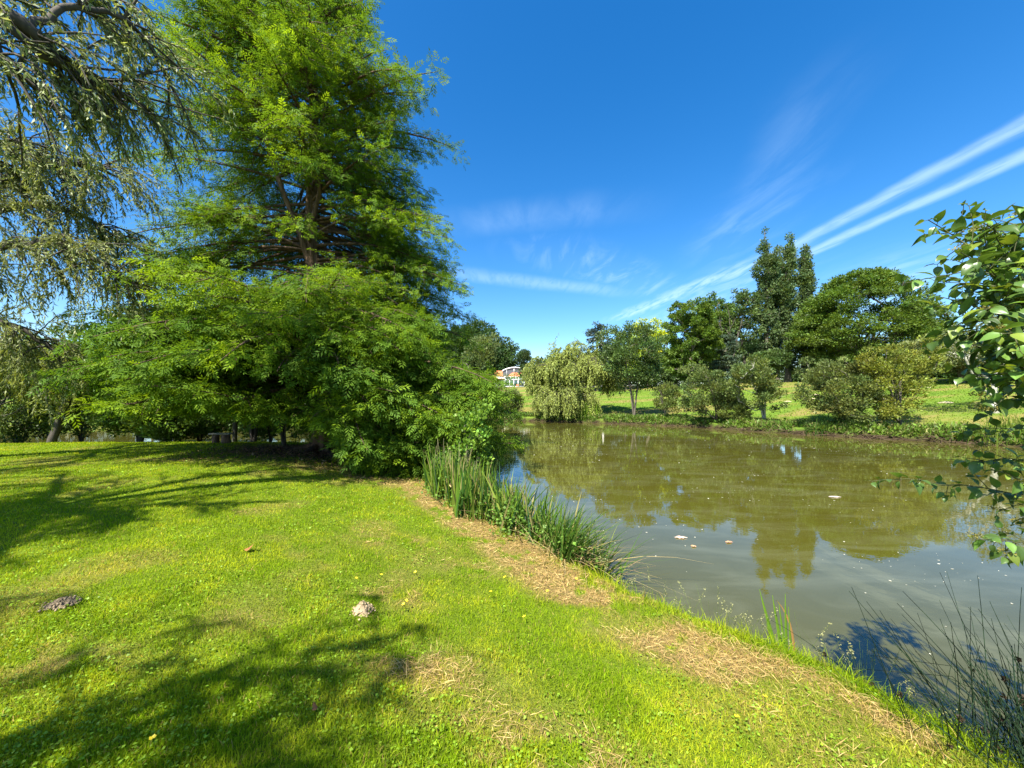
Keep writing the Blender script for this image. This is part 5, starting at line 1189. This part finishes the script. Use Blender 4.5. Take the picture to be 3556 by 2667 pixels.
# floating specks and leaves
def specks():
    rg = np.random.default_rng(307); N = 2200; u = rg.random(N); y = 3.2 + 33 * u ** 1.25; x = rg.uniform(-.1, 1.45, N) * y; dn, df = shore(x, y); dens = fbm(x * .6, y, .55, 90, 3); ok = (dn < -.25) & (df < -.25) & (rg.random(N) < sst(dens, .48, .72) + .05); x, y = x[ok], y[ok]; n = len(x)
    S = (.008 + .022 * rg.random(n) ** 3) * np.clip(y / 7, 1, 3.0); k = 6; a = np.linspace(0, 2 * PI, k, endpoint=False); T = np.stack([np.cos(a), np.sin(a) * .6, 0 * a], -1); an = rg.uniform(0, PI, n)
    D = np.stack([np.cos(an), np.sin(an), 0 * an], -1); V, F, c = scatter(T, np.arange(k)[None], np.stack([x, y, np.full(n, .004)], -1), D, np.tile([0, 0, 1.], (n, 1)), S * .7, np.array([.62, .6, .5]) * np.exp(rg.normal(size=(n, 1)) * .25))
    tag(np_mesh('floating_fluff', V, F, c, [DRY]), 'pale seed fluff and specks drifting on the pond', 'fluff', None, 'stuff'); print('specks', n)
specks()
def wafer(name, px, py, r, col, label, cat, group=None, seed=0, asp=.6, h=.02, rays=18, z0=.006):
    d = EYE * 808.7 / (py - 859); b = np.array([V3(px, d), d, z0]); rg = np.random.default_rng(seed + int(px)); a = np.linspace(0, 2 * PI, rays, endpoint=False); rr = r * (1 + .35 * rg.normal(size=rays).clip(-1, 1)); V = [(0, 0, h)] + [(rr[i] * math.cos(a[i]), rr[i] * asp * math.sin(a[i]), h * .55 * rg.random()) for i in range(rays)] + [(rr[i] * .55 * math.cos(a[i]), rr[i] * .55 * asp * math.sin(a[i]), h * (.6 + .6 * rg.random())) for i in range(rays)]
    n = rays; F3 = np.array([[0, 1 + n + i, 1 + n + (i + 1) % n] for i in range(n)]); F4 = np.array([[1 + n + i, 1 + i, 1 + (i + 1) % n, 1 + n + (i + 1) % n] for i in range(n)])
    o = np_mesh(name, np.array(V), [F3, F4], np.tile(np.array(col), (len(V), 1)) * np.exp(rg.normal(size=(len(V), 1)) * .25), [DRY]); o.location = b; return tag(o, label, cat, group)
wafer('floating_debris', 1471, 1162, .09, (.62, .45, .36), 'pinkish crumbled scrap floating in the sky reflection, largest of the floating scraps', 'debris')
wafer('floating_debris', 1805, 1074, .13, (.5, .42, .36), 'long pale scrap floating right of the poplar reflection', 'debris', asp=.3)
wafer('floating_leaf', 1574, 1172, .05, (.5, .28, .16), 'small brown leaf floating right of the pinkish scrap', 'leaf')
wafer('floating_leaf', 1498, 1181, .04, (.5, .32, .18), 'tiny tan leaf floating just below the pinkish scrap', 'leaf')
# fallen leaves, molehills and flowers on the lawn
def on_lawn(px, py):
    z = .8
    for _ in range(6):
        d = (EYE - z) * 808.7 / (py - 859); z = gz(V3(px, d), d)
    return np.array([V3(px, d), d, z])
def curled(px, py, s, label, seed):
    b = on_lawn(px, py); rg = np.random.default_rng(seed); BV, BF = big_leaf(); V = BV * (s, s, s); V[:, 2] = -V[:, 2] * 1.2; o = np_mesh('fallen_leaf', V, BF, np.tile((.30, .13, .05), (len(V), 1)) * np.exp(rg.normal(size=(len(V), 1)) * .15), [DRY]); o.location = b + (0, 0, .03); o.rotation_euler = (.2, -.2, rg.uniform(0, 6)); tag(o, label, 'leaf')
curled(528, 1192, .11, 'curled brown leaf lying alone on the lawn left of centre', 1)
curled(683, 1545, .045, 'small orange-brown leaf in the dark shadow at the bottom', 2)
def molehill(px, py, r, h, label, seed, col=(.30, .23, .16)):
    b = on_lawn(px, py); rg = np.random.default_rng(seed); nr, na = 14, 36; V = []
    for i in range(nr):
        for j in range(na):
            t = i / (nr - 1); a = 2 * PI * j / na; q = r * t * (1 + .18 * math.sin(2 * a + seed) + .1 * math.sin(5 * a)); V.append((q * math.cos(a), q * .8 * math.sin(a), h * math.cos(t * PI / 2) ** 1.5 * (1 + rg.normal() * .18) - .01 * t + rg.normal() * h * .08 * (t < .95)))
    i = np.arange(nr - 1)[:, None] * na; j = np.arange(na)[None]; F = np.stack([i + j, i + na + j, i + na + (j + 1) % na, i + (j + 1) % na], -1).reshape(-1, 4); A_ = Acc(); A_.add(np.array(V), F, col)
    m = 130; u = rg.normal(size=(m, 2)) * r * .5; zz = h * np.exp(-(np.hypot(u[:, 0], u[:, 1]) / (r * .55)) ** 2); T = np.array([(1, 0, 0), (0, 1, 0), (-1, 0, 0), (0, -1, 0), (0, 0, 1), (0, 0, -1)], float); TF = np.array([[0, 1, 4], [1, 2, 4], [2, 3, 4], [3, 0, 4], [1, 0, 5], [2, 1, 5], [3, 2, 5], [0, 3, 5]])
    V2, F2, c2 = scatter(T, TF, np.column_stack([u, zz]), rvec(m, rg), rvec(m, rg), rg.uniform(.004, .016, m), np.array(col) * np.exp(rg.normal(size=(m, 1)) * .25)); A_.add(V2, F2, c2)
    o = A_.build('molehill', [DRY]); o.location = b + (0, 0, .012); tag(o, label, 'molehill')
molehill(782, 1322, .095, .07, 'crumbly pale brown molehill in the middle of the lawn', 5, (.42, .32, .19))
molehill(133, 1306, .10, .035, 'flat grey-brown molehill at the edge of the left shadow', 6, (.25, .19, .12))
def mound(px, py, dd, r, label, group=None):
    x = V3(px, dd); b = G(x, dd); rg = np.random.default_rng(int(px)); na, nr = 20, 6; V = [(r * t * math.cos(2 * PI * j / na) * (1 + rg.normal() * .07), r * .8 * t * math.sin(2 * PI * j / na), .22 * r * math.cos(t * PI / 2) - .03 * t) for t in np.linspace(0, 1, nr) for j in range(na)]
    i = np.arange(nr - 1)[:, None] * na; j = np.arange(na)[None]; F = np.stack([i + j, i + na + j, i + na + (j + 1) % na, i + (j + 1) % na], -1).reshape(-1, 4); o = np_mesh('molehill', np.array(V), F, np.tile((.42, .36, .22), (len(V), 1)) * np.exp(rg.normal(size=(len(V), 1)) * .12), [DRY], smooth=True); o.location = b; tag(o, label, 'molehill', group)
mound(2044, 886, 30, .55, 'low pale molehill on the park lawn right of the brightest sallow')
for q in [(1756, 873, 38), (1780, 875, 37), (1702, 872, 38), (1735, 862, 43), (1762, 866, 41), (2008, 860, 40)]: mound(q[0], q[1], q[2], .42, 'small pale molehill on the far park lawn between the bushes', 'molehills on the far park lawn')
YEL = mat_plain('yellow_petals', (.85, .62, .02), .5, .05)
def buttercup_proto():
    V = []; F = []
    for k in range(5):
        a = 2 * PI * k / 5; n = len(V); c, s = math.cos(a), math.sin(a); R_ = lambda x, y, z: (x * c - y * s, x * s + y * c, z)
        V += [R_(.001, 0, 0), R_(.008, .006, .003), R_(.013, 0, .007), R_(.008, -.006, .003)]; F.append([n, n + 1, n + 2, n + 3])
    o = np_mesh('petals', np.array(V), np.array(F), None, [YEL]); return o
def buttercups():
    spots = [(870, 1318), (882, 1323), (930, 1312), (1140, 1355), (1600, 1590), (1650, 1540), (1010, 1100), (680, 1262), (905, 1250), (765, 1270), (1243, 1268), (1100, 1262), (336, 1634), (1185, 1296), (1060, 1300), (820, 1262)]
    pet = None; stem = None
    for i, (px, py) in enumerate(spots):
        b = on_lawn(px, py); t = thing('buttercup', b, 'tiny yellow buttercup in the lawn', 'flower', 'yellow buttercups in the lawn')
        if pet is None:
            pet = buttercup_proto(); pet.parent = t; pet.location = (0, 0, .075); V, F = tube(np.array([(0, 0, 0), (.004, 0, .04), (0, 0, .075)]), .0012, 4); stem = np_mesh('stem', V, F, np.tile((.1, .2, .02), (len(V), 1)), [BLADE], t)
        else:
            for q in (pet, stem): c = q.copy(); C.objects.link(c); c.parent = t
        t.scale = (1.25,) * 3; t.rotation_euler = (random.uniform(-.5, .1), random.uniform(-.3, .3), random.uniform(0, 6))
buttercups()
def grass_stalks():
    """flowering grass and weeds standing up from the near bank"""
    rg = np.random.default_rng(308); A_ = Acc(); sp = [(1390, 1300), (1460, 1335), (1580, 1365), (1600, 1372), (1625, 1378), (1790, 1440), (1830, 1455), (1880, 1470), (1900, 1490), (1960, 1520), (2010, 1540), (2060, 1560), (2100, 1590), (1500, 1340), (1350, 1280), (1545, 1360), (1740, 1420), (1860, 1480), (1305, 1265), (1640, 1385), (1990, 1545), (2140, 1610)]
    for (px, py) in sp:
        for k in range(7):
            b = on_lawn(px + rg.normal() * 9, py + rg.normal() * 5); L = rg.uniform(.14, .42); P = curve(b, (rg.normal() * .35, rg.normal() * .3, 1), L, 7, rg.uniform(.1, .6), .05, rg); V, F = tube(P, np.linspace(.0016, .0007, 8), 3); A_.add(V, F, (.16, .24, .05))
            if k < 3:
                m = 26; p, d = sample(P, rg.uniform(.6, 1, m)); V, F, c = scatter(LV, LF, p + rg.normal(size=(m, 3)) * .008, d + rg.normal(size=(m, 3)) * .5, rvec(m, rg), rg.uniform(.006, .014, m), np.array([.34, .34, .17]) * np.exp(rg.normal(size=(m, 1)) * .2)); A_.add(V, F, c)
    tag(A_.build('grass_stalks', [BLADE]), 'thin flowering grass stalks standing along the near water edge', 'grass', None, 'stuff')
grass_stalks()
print('faces', sum(len(o.data.polygons) for o in bpy.data.objects if o.type == 'MESH'))
